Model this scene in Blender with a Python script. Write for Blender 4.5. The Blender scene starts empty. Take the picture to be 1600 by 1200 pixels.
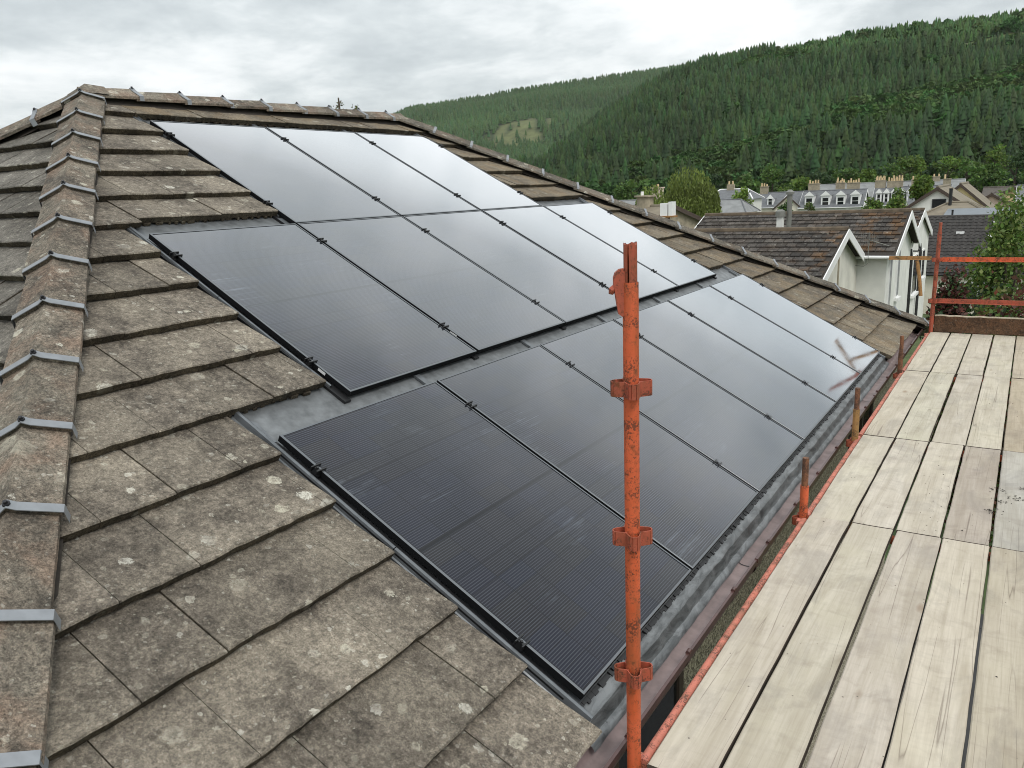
import bpy, math, random
import numpy as np
from mathutils import Vector, Matrix
R = math.radians
random.seed(7); rng = np.random.default_rng(7)
scene = bpy.context.scene
COL = scene.collection

# ------------------------------------------------------------------ camera
CAM = Vector((5.8963, -2.8777, -0.6795))
cd = bpy.data.cameras.new('camera'); cam = bpy.data.objects.new('camera', cd); COL.objects.link(cam)
cd.sensor_fit = 'HORIZONTAL'; cd.sensor_width = 36.0; cd.lens = 36.0*1248.0/1600.0
cd.clip_start = 0.05; cd.clip_end = 12000
CROT = Matrix.Rotation(R(32.9905), 3, 'Z') @ Matrix.Rotation(R(-13.388), 3, 'X') @ Matrix.Rotation(R(2.4754), 3, 'Y')
cam.matrix_world = Matrix.Translation(CAM) @ (CROT @ Matrix.Rotation(R(90), 3, 'X')).to_4x4()
scene.camera = cam
scene.cycles.filter_width = 1.0

# ------------------------------------------------------------------ world, sun, exposure
SUN_EL, SUN_AZ = 52.0, 125.0          # azimuth measured from +Y towards +X
world = bpy.data.worlds.new('World'); scene.world = world; world.use_nodes = True
wt = world.node_tree; wt.nodes.clear()
def nd(nt, typ, ins=None, **at):
    n = nt.nodes.new(typ)
    for k, v in at.items(): setattr(n, k, v)
    for k, v in (ins or {}).items():
        s = n.inputs[k]
        if isinstance(v, bpy.types.NodeSocket): nt.links.new(v, s)
        else: s.default_value = v
    return n
def ramp(nt, fac, stops, interp='LINEAR'):
    n = nd(nt, 'ShaderNodeValToRGB', {0: fac}); cr = n.color_ramp; cr.interpolation = interp
    while len(cr.elements) > 1: cr.elements.remove(cr.elements[-1])
    for i, (p, c) in enumerate(stops):
        e = cr.elements[0] if i == 0 else cr.elements.new(p)
        e.position = p; e.color = (c, c, c, 1) if isinstance(c, (int, float)) else (*c, 1)
    return n.outputs[0]
def math_(nt, op, a, b=0.0, c=None, clamp=False):
    ins = {0: a, 1: b}
    if c is not None: ins[2] = c
    return nd(nt, 'ShaderNodeMath', ins, operation=op, use_clamp=clamp).outputs[0]
def mixc(nt, fac, a, b, blend='MIX'):
    f = lambda v: (*v, 1) if isinstance(v, tuple) and len(v) == 3 else v
    n = nd(nt, 'ShaderNodeMix', {0: fac}, data_type='RGBA', blend_type=blend)
    for i, v in ((6, f(a)), (7, f(b))):
        if isinstance(v, bpy.types.NodeSocket): nt.links.new(v, n.inputs[i])
        else: n.inputs[i].default_value = v
    return n.outputs[2]
sky = nd(wt, 'ShaderNodeTexSky', sky_type='NISHITA', sun_disc=False, sun_elevation=R(SUN_EL), sun_rotation=R(SUN_AZ), air_density=1.0, dust_density=1.5)
tc = nd(wt, 'ShaderNodeTexCoord').outputs['Generated']
sep = nd(wt, 'ShaderNodeSeparateXYZ', {0: tc})
zc = math_(wt, 'MAXIMUM', sep.outputs[2], 0.0)
zz = math_(wt, 'ADD', zc, 0.22)
cx = math_(wt, 'DIVIDE', sep.outputs[0], zz); cy = math_(wt, 'DIVIDE', sep.outputs[1], zz)
cv = nd(wt, 'ShaderNodeCombineXYZ', {0: cx, 1: cy, 2: 0.3}).outputs[0]
n1 = nd(wt, 'ShaderNodeTexNoise', {'Vector': cv, 'Scale': 1.15, 'Detail': 8.0, 'Roughness': 0.55, 'Distortion': 0.35}).outputs[0]
n2 = nd(wt, 'ShaderNodeTexNoise', {'Vector': cv, 'Scale': 4.2, 'Detail': 6.0, 'Roughness': 0.6, 'Distortion': 0.2}).outputs[0]
nn = math_(wt, 'ADD', math_(wt, 'MULTIPLY', n1, 0.68), math_(wt, 'MULTIPLY', n2, 0.32))
cl = ramp(wt, nn, [(0.34, (4.7, 5.15, 5.3)), (0.42, (5.5, 5.95, 6.1)), (0.48, (6.5, 6.95, 7.05)), (0.54, (7.9, 8.25, 8.3)), (0.62, (9.2, 9.4, 9.4))])
# overcast skies are brighter overhead than at the horizon (CIE standard overcast)
grad = math_(wt, 'ADD', 0.90, math_(wt, 'MULTIPLY', zc, 0.75))
clg = nd(wt, 'ShaderNodeVectorMath', {0: cl, 3: grad}, operation='SCALE').outputs[0]
skc = mixc(wt, 0.93, sky.outputs[0], clg)
bg = nd(wt, 'ShaderNodeBackground', {0: skc, 1: 0.1})
wt.links.new(bg.outputs[0], nd(wt, 'ShaderNodeOutputWorld').inputs[0])

sl = bpy.data.lights.new('sun', 'SUN'); sl.energy = 1.3; sl.angle = R(18); sl.color = (1, 0.96, 0.9)
so = bpy.data.objects.new('sun', sl); COL.objects.link(so)
sd = Vector((math.sin(R(SUN_AZ))*math.cos(R(SUN_EL)), math.cos(R(SUN_AZ))*math.cos(R(SUN_EL)), math.sin(R(SUN_EL))))
so.rotation_euler = sd.to_track_quat('Z', 'Y').to_euler(); so.location = (20, -20, 40)
vs = scene.view_settings; vs.view_transform = 'Standard'; vs.look = 'None'; vs.exposure = 0.22; vs.gamma = 1.0; vs.use_curve_mapping = False

# ------------------------------------------------------------------ helpers
def tag(o, label=None, cat=None, group=None, kind=None):
    if label: o['label'] = label
    if cat: o['category'] = cat
    if group: o['group'] = group
    if kind: o['kind'] = kind
    return o
def link(o, parent=None):
    COL.objects.link(o)
    if parent is not None: o.parent = parent
    return o
def empty(name, loc=(0, 0, 0), rz=0):
    o = bpy.data.objects.new(name, None); o.location = loc; o.rotation_euler = (0, 0, rz); o.empty_display_size = 0.2
    return link(o)
class MB:
    def __init__(s): s.v = []; s.f = []; s.m = []
    def add(s, vs, fs, mi=0):
        b = len(s.v); s.v += [tuple(p) for p in vs]; s.f += [tuple(i+b for i in f) for f in fs]; s.m += [mi]*len(fs); return s
    def hexa(s, p, mi=0):       # 4 bottom, 4 top
        return s.add(p, [(3, 2, 1, 0), (4, 5, 6, 7), (0, 1, 5, 4), (1, 2, 6, 5), (2, 3, 7, 6), (3, 0, 4, 7)], mi)
    def box(s, a, b, mi=0, f=None):
        x0, y0, z0 = a; x1, y1, z1 = b
        p = [(x0, y0, z0), (x1, y0, z0), (x1, y1, z0), (x0, y1, z0), (x0, y0, z1), (x1, y0, z1), (x1, y1, z1), (x0, y1, z1)]
        if f: p = [f(*q) for q in p]
        return s.hexa(p, mi)
    def prism(s, poly, off, mi=0):
        n = len(poly); o = Vector(off); q = [Vector(p) for p in poly]
        return s.add(q+[p+o for p in q], [tuple(range(n-1, -1, -1)), tuple(range(n, 2*n))]+[(i, (i+1) % n, n+(i+1) % n, n+i) for i in range(n)], mi)
    def tube(s, pts, rad, n=12, mi=0, cap=True):
        pts = [Vector(p) for p in pts]; rad = rad if isinstance(rad, (list, tuple)) else [rad]*len(pts)
        vs = []; fs = []
        for i, p in enumerate(pts):
            d = (pts[min(i+1, len(pts)-1)]-pts[max(i-1, 0)]).normalized()
            a = d.orthogonal().normalized() if i == 0 else (a - d*a.dot(d)).normalized()
            b = d.cross(a)
            for k in range(n):
                t = 2*math.pi*k/n; vs.append(p+(a*math.cos(t)+b*math.sin(t))*rad[i])
        for i in range(len(pts)-1):
            for k in range(n): fs.append((i*n+k, i*n+(k+1) % n, (i+1)*n+(k+1) % n, (i+1)*n+k))
        if cap: fs += [tuple(range(n-1, -1, -1)), tuple(range((len(pts)-1)*n, len(pts)*n))]
        return s.add(vs, fs, mi)
    def grid(s, rows, mi=0):
        n = len(rows[0]); vs = [p for r in rows for p in r]
        return s.add(vs, [(i*n+j, i*n+j+1, (i+1)*n+j+1, (i+1)*n+j) for i in range(len(rows)-1) for j in range(n-1)], mi)
    def mesh(s, name, mats, smooth=False):
        me = bpy.data.meshes.new(name); me.from_pydata(s.v, [], s.f)
        for m in (mats if isinstance(mats, (list, tuple)) else [mats]): me.materials.append(m)
        if any(s.m): me.polygons.foreach_set('material_index', s.m)
        if smooth:
            me.polygons.foreach_set('use_smooth', [True]*len(s.f))
            me.set_sharp_from_angle(angle=R(40))
        me.update(); return me
    def build(s, name, mats, parent=None, smooth=False):
        return link(bpy.data.objects.new(name, s.mesh(name, mats, smooth)), parent)
def inst(name, me, parent=None, loc=(0, 0, 0), rot=(0, 0, 0), scale=(1, 1, 1)):
    o = bpy.data.objects.new(name, me); o.location = loc; o.rotation_euler = rot; o.scale = scale
    return link(o, parent)
def mesh_np(name, V, F, mats, cols=None, midx=None):
    """V (n,3), F (m,k) quads or tris, cols (n,3) vertex colours"""
    me = bpy.data.meshes.new(name); n, m, k = len(V), len(F), F.shape[1]
    me.vertices.add(n); me.vertices.foreach_set('co', np.ascontiguousarray(V, dtype=np.float32).ravel())
    me.loops.add(m*k); me.loops.foreach_set('vertex_index', np.ascontiguousarray(F, dtype=np.int32).ravel())
    me.polygons.add(m); me.polygons.foreach_set('loop_start', np.arange(m, dtype=np.int32)*k)
    for mt in (mats if isinstance(mats, (list, tuple)) else [mats]): me.materials.append(mt)
    if midx is not None: me.polygons.foreach_set('material_index', midx.astype(np.int32))
    if cols is not None:
        a = me.attributes.new('col', 'FLOAT_COLOR', 'POINT')
        a.data.foreach_set('color', np.concatenate([cols, np.ones((n, 1))], 1).astype(np.float32).ravel())
    me.update(calc_edges=True); return me
def in_view(p, margin=60):
    d = CROT.transposed() @ (Vector(p)-CAM)
    if d.y < 0.1: return False
    x = 800+1248*d.x/d.y; y = 600-1248*d.z/d.y
    return -margin < x < 1600+margin and -margin < y < 1200+margin

# ------------------------------------------------------------------ materials
def new_mat(name):
    m = bpy.data.materials.new(name); m.use_nodes = True; nt = m.node_tree; nt.nodes.clear()
    b = nd(nt, 'ShaderNodeBsdfPrincipled'); nt.links.new(b.outputs[0], nd(nt, 'ShaderNodeOutputMaterial').inputs[0])
    return m, nt, b
def setin(nt, b, **kw):
    al = dict(col='Base Color', rough='Roughness', metal='Metallic', normal='Normal', ior='IOR', coat='Coat Weight', coatr='Coat Roughness', coatior='Coat IOR', spec='Specular IOR Level')
    for k, v in kw.items():
        s = b.inputs[al[k]]
        if isinstance(v, bpy.types.NodeSocket): nt.links.new(v, s)
        elif isinstance(v, tuple) and len(v) == 3: s.default_value = (*v, 1)
        else: s.default_value = v
def coord(nt, kind='Object', scale=None, loc=None):
    c = nd(nt, 'ShaderNodeTexCoord').outputs[kind]
    if scale or loc: c = nd(nt, 'ShaderNodeMapping', {0: c, 1: loc or (0, 0, 0), 3: scale or (1, 1, 1)}).outputs[0]
    return c
def noise(nt, c, scale, detail=4, rough=0.55, dist=0.0):
    return nd(nt, 'ShaderNodeTexNoise', {'Vector': c, 'Scale': scale, 'Detail': detail, 'Roughness': rough, 'Distortion': dist}).outputs[0]
def bump(nt, h, strength=0.4, dist=0.01):
    return nd(nt, 'ShaderNodeBump', {'Height': h, 'Strength': strength, 'Distance': dist}).outputs[0]
def orand(nt): return nd(nt, 'ShaderNodeObjectInfo').outputs['Random']
def simple(name, col, rough=0.6, metal=0.0, var=0.12, scale=8.0, bstr=0.0):
    m, nt, b = new_mat(name); c = coord(nt)
    n = noise(nt, c, scale, 5)
    k = ramp(nt, n, [(0.3, 1-var), (0.7, 1+var)])
    setin(nt, b, col=mixc(nt, 1.0, col, k, 'MULTIPLY'), rough=rough, metal=metal)
    if bstr: setin(nt, b, normal=bump(nt, noise(nt, c, scale*6, 4), bstr, 0.01))
    return m

def tile_mat(name, base, dark, light, red=None, lichen=1.0, tone=1.0, patch=None, grain=1.0, spread=0.18):
    """weathered concrete roof tile: mottled, algae, pale round lichens"""
    m, nt, b = new_mat(name); c = nd(nt, 'ShaderNodeNewGeometry').outputs['Position']
    rnd = orand(nt)
    n_big = noise(nt, c, 2.2, 5, 0.6); n_mid = noise(nt, c, 11, 6, 0.65); n_fine = noise(nt, c, 130, 3, 0.7); n_gr = noise(nt, c, 420, 2, 0.6); n_sp = noise(nt, c, 44, 4, 0.7)
    col = mixc(nt, ramp(nt, n_mid, [(0.36, 0.0), (0.66, 1.0)]), dark, base)
    col = mixc(nt, ramp(nt, n_big, [(0.42, 0.0), (0.70, 0.75)]), col, light)
    if red:
        col = mixc(nt, ramp(nt, noise(nt, c, 5.0, 5, 0.6, 0.4), [(0.46, 0.0), (0.64, 0.60)]), col, red)
    if patch:
        col = mixc(nt, ramp(nt, noise(nt, c, patch[2], 3, 0.5), [(patch[1]-0.08, 0.0), (patch[1]+0.06, 0.9)]), col, patch[0]) if len(patch) < 4 else mixc(nt, math_(nt, 'MULTIPLY', ramp(nt, noise(nt, c, patch[2], 4, 0.6), [(0.47, 0.0), (0.60, 0.9)]), ramp(nt, math_(nt, 'MULTIPLY_ADD', nd(nt, 'ShaderNodeSeparateXYZ', {0: c}).outputs[0], 0.1, 0.5), [(0.36, 0.10), (0.53, 0.35), (0.58, 0.95), (0.70, 0.95)])), col, patch[0])
    # fine mineral grain
    col = mixc(nt, 1.0, col, ramp(nt, n_fine, [(0.25, 1-0.55*grain), (0.5, 0.98), (0.78, 1+0.55*grain)]), 'MULTIPLY')
    col = mixc(nt, 1.0, col, ramp(nt, n_sp, [(0.28, 0.62), (0.5, 1.0), (0.72, 1.42)]), 'MULTIPLY')
    col = mixc(nt, 1.0, col, ramp(nt, n_gr, [(0.3, 0.68), (0.7, 1.32)]), 'MULTIPLY')
    # lichens: round pale rosettes of two sizes with ragged edges and a broken middle
    hgt = n_fine
    if lichen > 0:
        wob = nd(nt, 'ShaderNodeVectorMath', {0: c, 1: nd(nt, 'ShaderNodeVectorMath', {0: nd(nt, 'ShaderNodeTexNoise', {'Vector': c, 'Scale': 26.0, 'Detail': 3.0}).outputs[1], 1: (0.035, 0.035, 0.035)}, operation='MULTIPLY').outputs[0]}, operation='ADD').outputs[0]
        for sc_, r0, r1, op in ((6.0, 0.12, 0.24, 0.85), (11.0, 0.10, 0.24, 0.72), (24.0, 0.10, 0.28, 0.50), (52.0, 0.12, 0.32, 0.38)):
            vo = nd(nt, 'ShaderNodeTexVoronoi', {'Vector': wob, 'Scale': sc_, 'Randomness': 1.0}, voronoi_dimensions='3D')
            cr = nd(nt, 'ShaderNodeSeparateColor', {0: vo.outputs['Color']})
            keep = ramp(nt, cr.outputs[0], [(0.40, 0.0), (0.46, 1.0)])
            rad = math_(nt, 'MULTIPLY_ADD', cr.outputs[1], r1-r0, r0)
            edge = math_(nt, 'DIVIDE', vo.outputs['Distance'], rad)
            disc = ramp(nt, math_(nt, 'ADD', edge, math_(nt, 'MULTIPLY', math_(nt, 'SUBTRACT', n_fine, 0.5), 1.6)), [(0.0, 0.40), (0.40, 0.65), (0.72, 1.0), (0.98, 1.0), (1.08, 0.0)])
            clump = ramp(nt, noise(nt, c, 3.1+sc_*0.06, 3), [(0.38, 0.12), (0.56, 1.0)])
            f = math_(nt, 'MULTIPLY', math_(nt, 'MULTIPLY', keep, disc), math_(nt, 'MULTIPLY', clump, op*lichen))
            f = math_(nt, 'MULTIPLY', f, ramp(nt, noise(nt, c, 75, 3), [(0.32, 0.25), (0.52, 1.0)]))
            lc = mixc(nt, cr.outputs[2], (0.44, 0.41, 0.32), (0.60, 0.58, 0.51))
            col = mixc(nt, f, col, lc)
    col = mixc(nt, 1.0, col, ramp(nt, rnd, [(0.0, (1-spread)*tone), (1.0, (1+spread)*tone)]), 'MULTIPLY')
    setin(nt, b, col=col, rough=0.92, spec=0.25, normal=bump(nt, math_(nt, 'ADD', n_fine, math_(nt, 'MULTIPLY', n_mid, 1.5)), 0.55, 0.006))
    return m
M = {}
M['tile'] = tile_mat('concrete tile', (0.184, 0.158, 0.127), (0.082, 0.070, 0.057), (0.278, 0.242, 0.190))
M['tile_edge'] = tile_mat('mossy shaded tile edge', (0.075, 0.060, 0.042), (0.034, 0.028, 0.021), (0.12, 0.10, 0.07), lichen=0.25, grain=1.4)  # moss tone, darkened further to paint shade onto the step faces
M['tile_far'] = tile_mat('brown streaked tile', (0.160, 0.133, 0.102), (0.088, 0.076, 0.060), (0.245, 0.205, 0.145), red=(0.195, 0.142, 0.085), lichen=0.5)
M['tile_end'] = tile_mat('grey tile', (0.142, 0.129, 0.110), (0.080, 0.073, 0.063), (0.205, 0.190, 0.165), lichen=0.8)
M['hip_tile'] = tile_mat('granular ridge tile', (0.175, 0.146, 0.115), (0.070, 0.061, 0.050), (0.255, 0.228, 0.182), red=(0.200, 0.135, 0.098), lichen=1.0, tone=1.0, grain=1.35)
M['hip_dark'] = tile_mat('dark ridge tile', (0.140, 0.122, 0.098), (0.060, 0.054, 0.045), (0.21, 0.19, 0.155), red=(0.15, 0.11, 0.08), lichen=0.9, grain=1.35)
M['mortar'] = simple('dark mortar', (0.035, 0.028, 0.022), 0.95, var=0.3, scale=30)
M['underlay'] = simple('roof underlay', (0.02, 0.02, 0.02), 0.9)
M['clip'] = simple('galvanised clip', (0.255, 0.268, 0.285), 0.55, 0.5, 0.12, 20)
M['bolt'] = simple('dark bolt', (0.05, 0.05, 0.055), 0.5, 0.8)
M['flash'] = simple('grey coated flashing', (0.135, 0.145, 0.155), 0.36, 0.35, 0.25, 9, 0.03)
M['tray'] = simple('mounting tray', (0.150, 0.158, 0.163), 0.42, 0.3, 0.35, 14, 0.08)
M['black'] = simple('black plastic and gap shade', (0.010, 0.010, 0.011), 0.45, 0, 0.1)
M['sticker'] = simple('white sticker', (0.7, 0.7, 0.7), 0.6, 0, 0.05)
def lead(nm='dressed lead', a=(0.095, 0.10, 0.102), b2=(0.225, 0.235, 0.24)):
    m, nt, b = new_mat(nm); c = coord(nt)
    st = noise(nt, nd(nt, 'ShaderNodeMapping', {0: c, 3: (1, 0.35, 1)}).outputs[0], 22, 5, 0.6, 0.6)
    col = mixc(nt, ramp(nt, st, [(0.35, 0.0), (0.62, 1.0)]), a, b2)
    col = mixc(nt, ramp(nt, noise(nt, c, 70, 3), [(0.62, 0.0), (0.75, 0.7)]), col, (0.05, 0.05, 0.05))
    setin(nt, b, col=col, rough=ramp(nt, st, [(0.3, 0.34), (0.7, 0.55)]), metal=0.45, normal=bump(nt, st, 0.5, 0.012))
    return m
M['lead'] = lead(); M['lead_dark'] = lead('shaded lead', (0.035, 0.038, 0.038), (0.12, 0.125, 0.125))  # dark copy paints shade and dark reflection into the apron's steep band
def frame_mat():
    m, nt, b = new_mat('black anodised frame')
    setin(nt, b, col=(0.009, 0.0095, 0.0105), rough=0.65, metal=0.0, spec=0.06); return m
M['frame'] = frame_mat()
def rim_mat():
    m, nt, b = new_mat('frame edge highlight'); setin(nt, b, col=(0.16, 0.17, 0.18), rough=0.35, metal=0.8); return m  # lighter metal paints the reflected highlight along the black frame's rim
M['rim'] = rim_mat()
PW, PH, PP = 1.134, 1.716, 1.154
def glass_mat():
    """half-cut black cells under glass; object coordinates run 0..PW across, 0..PH down the slope"""
    m, nt, b = new_mat('solar glass'); c = coord(nt); s = nd(nt, 'ShaderNodeSeparateXYZ', {0: c}); x, y = s.outputs[1], s.outputs[0]
    cu, cv_ = (PW-0.036)/6, (PH-0.06)/18
    fx = math_(nt, 'DIVIDE', math_(nt, 'SUBTRACT', x, 0.018), cu)
    half = math_(nt, 'GREATER_THAN', y, PH/2)
    yy = math_(nt, 'SUBTRACT', y, math_(nt, 'MULTIPLY_ADD', half, 0.024, 0.018))
    fy = math_(nt, 'DIVIDE', yy, cv_)
    ex = math_(nt, 'ABSOLUTE', math_(nt, 'SUBTRACT', math_(nt, 'FRACT', fx), 0.5)); ey = math_(nt, 'ABSOLUTE', math_(nt, 'SUBTRACT', math_(nt, 'FRACT', fy), 0.5))
    gap = math_(nt, 'MAXIMUM', ramp(nt, ex, [(0.488, 0.0), (0.494, 1.0)]), ramp(nt, ey, [(0.478, 0.0), (0.49, 1.0)]))
    mid = ramp(nt, math_(nt, 'ABSOLUTE', math_(nt, 'SUBTRACT', y, PH/2)), [(0.006, 1.0), (0.012, 0.0)])
    cid = nd(nt, 'ShaderNodeCombineXYZ', {0: math_(nt, 'FLOOR', fx), 1: math_(nt, 'FLOOR', fy), 2: math_(nt, 'MULTIPLY', orand(nt), 50.0)}).outputs[0]
    wn = nd(nt, 'ShaderNodeTexWhiteNoise', {0: cid}).outputs[0]
    cell = ramp(nt, wn, [(0.0, (0.007, 0.008, 0.014)), (0.35, (0.010, 0.012, 0.022)), (0.7, (0.011, 0.011, 0.015)), (1.0, (0.014, 0.014, 0.016))])
    wire = ramp(nt, math_(nt, 'ABSOLUTE', math_(nt, 'SUBTRACT', math_(nt, 'FRACT', math_(nt, 'DIVIDE', y, 0.0117)), 0.5)), [(0.32, 0.0), (0.38, 1.0)])
    col = mixc(nt, math_(nt, 'MULTIPLY', wire, 0.55), cell, (0.072, 0.079, 0.094))
    col = mixc(nt, math_(nt, 'MULTIPLY', gap, 0.9), col, (0.006, 0.007, 0.009))
    col = mixc(nt, mid, col, (0.004, 0.005, 0.007))
    # dust: faint film with wiped streaks
    cw = coord(nt, 'Object', (1, 1, 1)); rz = nd(nt, 'ShaderNodeVectorMath', {0: cw, 1: nd(nt, 'ShaderNodeCombineXYZ', {2: math_(nt, 'MULTIPLY', orand(nt), 37.0)}).outputs[0]}, operation='ADD').outputs[0]
    film = noise(nt, rz, 2.3, 4, 0.6, 0.5)
    strk = noise(nt, nd(nt, 'ShaderNodeMapping', {0: rz, 2: (0, 0, 0.5), 3: (42.0, 2.0, 1)}).outputs[0], 1.0, 4, 0.6, 0.8)
    dust = math_(nt, 'MULTIPLY', ramp(nt, film, [(0.55, 0.0), (0.72, 1.0)]), ramp(nt, strk, [(0.52, 0.0), (0.72, 1.0)]))
    col = mixc(nt, math_(nt, 'MULTIPLY', dust, 0.24), col, (0.36, 0.42, 0.50))
    setin(nt, b, col=col, rough=0.5, spec=0.0)
    # anti-reflective glass: little mirror head-on, strong towards grazing
    fac = nd(nt, 'ShaderNodeLayerWeight', {0: 0.5}).outputs['Facing']
    k = ramp(nt, fac, [(0.30, 0.020), (0.42, 0.050), (0.50, 0.11), (0.57, 0.23), (0.64, 0.34), (0.685, 0.44), (0.73, 0.74), (0.78, 0.86), (0.86, 0.92), (1.0, 1.0)])
    gl = nd(nt, 'ShaderNodeBsdfGlossy', {'Color': (0.97, 0.98, 1.0, 1), 'Roughness': ramp(nt, film, [(0.3, 0.05), (0.7, 0.10)])})
    mx = nd(nt, 'ShaderNodeMixShader', {0: k, 1: b.outputs[0], 2: gl.outputs[0]})
    nt.links.new(mx.outputs[0], [n for n in nt.nodes if n.type == 'OUTPUT_MATERIAL'][0].inputs[0])
    return m
M['glass'] = glass_mat()
M['gutter'] = simple('brown plastic gutter', (0.080, 0.040, 0.036), 0.30, 0, 0.25, 12)
M['gutter_in'] = simple('gutter inside sheen', (0.26, 0.20, 0.195), 0.45, 0, 0.25, 12)  # lighter pinkish base paints the reflected sheen into the brown gutter
def harl():
    m, nt, b = new_mat('pebbledash'); c = coord(nt)
    vo = nd(nt, 'ShaderNodeTexVoronoi', {'Vector': c, 'Scale': 95.0}); cc = nd(nt, 'ShaderNodeSeparateColor', {0: vo.outputs['Color']}).outputs[0]
    col = ramp(nt, cc, [(0.0, (0.12, 0.105, 0.08)), (0.5, (0.33, 0.29, 0.21)), (1.0, (0.60, 0.54, 0.42))])
    setin(nt, b, col=col, rough=0.9, normal=bump(nt, vo.outputs['Distance'], 0.9, 0.01)); return m
M['harl'] = harl()
def paint(name, base, rust=(0.14, 0.045, 0.016), amount=0.52, dark=(0.035, 0.022, 0.014)):
    m, nt, b = new_mat(name); c = coord(nt); r = orand(nt)
    c2 = nd(nt, 'ShaderNodeVectorMath', {0: c, 1: nd(nt, 'ShaderNodeCombineXYZ', {0: math_(nt, 'MULTIPLY', r, 31.0)}).outputs[0]}, operation='ADD').outputs[0]
    big = noise(nt, c2, 7, 5, 0.6); fine = noise(nt, c2, 60, 5, 0.7); sp = noise(nt, c2, 150, 3, 0.6)
    col = mixc(nt, ramp(nt, big, [(0.38, 0.0), (0.66, 0.5)]), base, tuple(min(1, k*1.25+0.02) for k in base))
    c3 = nd(nt, 'ShaderNodeMapping', {0: c2, 3: (9, 9, 1.3)}).outputs[0]
    col = mixc(nt, ramp(nt, noise(nt, c3, 1.6, 5, 0.65), [(0.46, 0.0), (0.66, 0.62)]), col, tuple(k*0.42+0.012 for k in base[:1])+(base[1]*0.62+0.01, base[2]*0.5+0.006))
    col = mixc(nt, ramp(nt, noise(nt, c2, 34, 6, 0.75), [(0.54, 0.0), (0.68, 0.75)]), col, (0.105, 0.055, 0.022))
    k = math_(nt, 'ADD', math_(nt, 'MULTIPLY', big, 0.5), math_(nt, 'MULTIPLY', fine, 0.5))
    col = mixc(nt, ramp(nt, k, [(amount, 0.0), (amount+0.10, 0.9)]), col, rust)
    col = mixc(nt, ramp(nt, math_(nt, 'MULTIPLY', sp, math_(nt, 'MULTIPLY', noise(nt, c2, 16, 3), 2.0)), [(0.56, 0.0), (0.70, 0.75)]), col, dark)
    setin(nt, b, col=col, rough=ramp(nt, k, [(0.4, 0.5), (0.62, 0.85)]), normal=bump(nt, fine, 0.35, 0.003)); return m
M['orange'] = paint('chipped orange paint', (0.56, 0.098, 0.030), amount=0.535)
M['orange_dull'] = paint('faded red paint', (0.36, 0.072, 0.036), amount=0.53)
M['pink'] = paint('faded pink-red paint', (0.50, 0.155, 0.105), amount=0.58)
M['rust'] = paint('rusty steel', (0.20, 0.075, 0.03), rust=(0.075, 0.035, 0.02), amount=0.47)
M['rust_yellow'] = paint('yellow-brown rusty steel', (0.34, 0.17, 0.055), rust=(0.17, 0.07, 0.03), amount=0.52)
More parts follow.
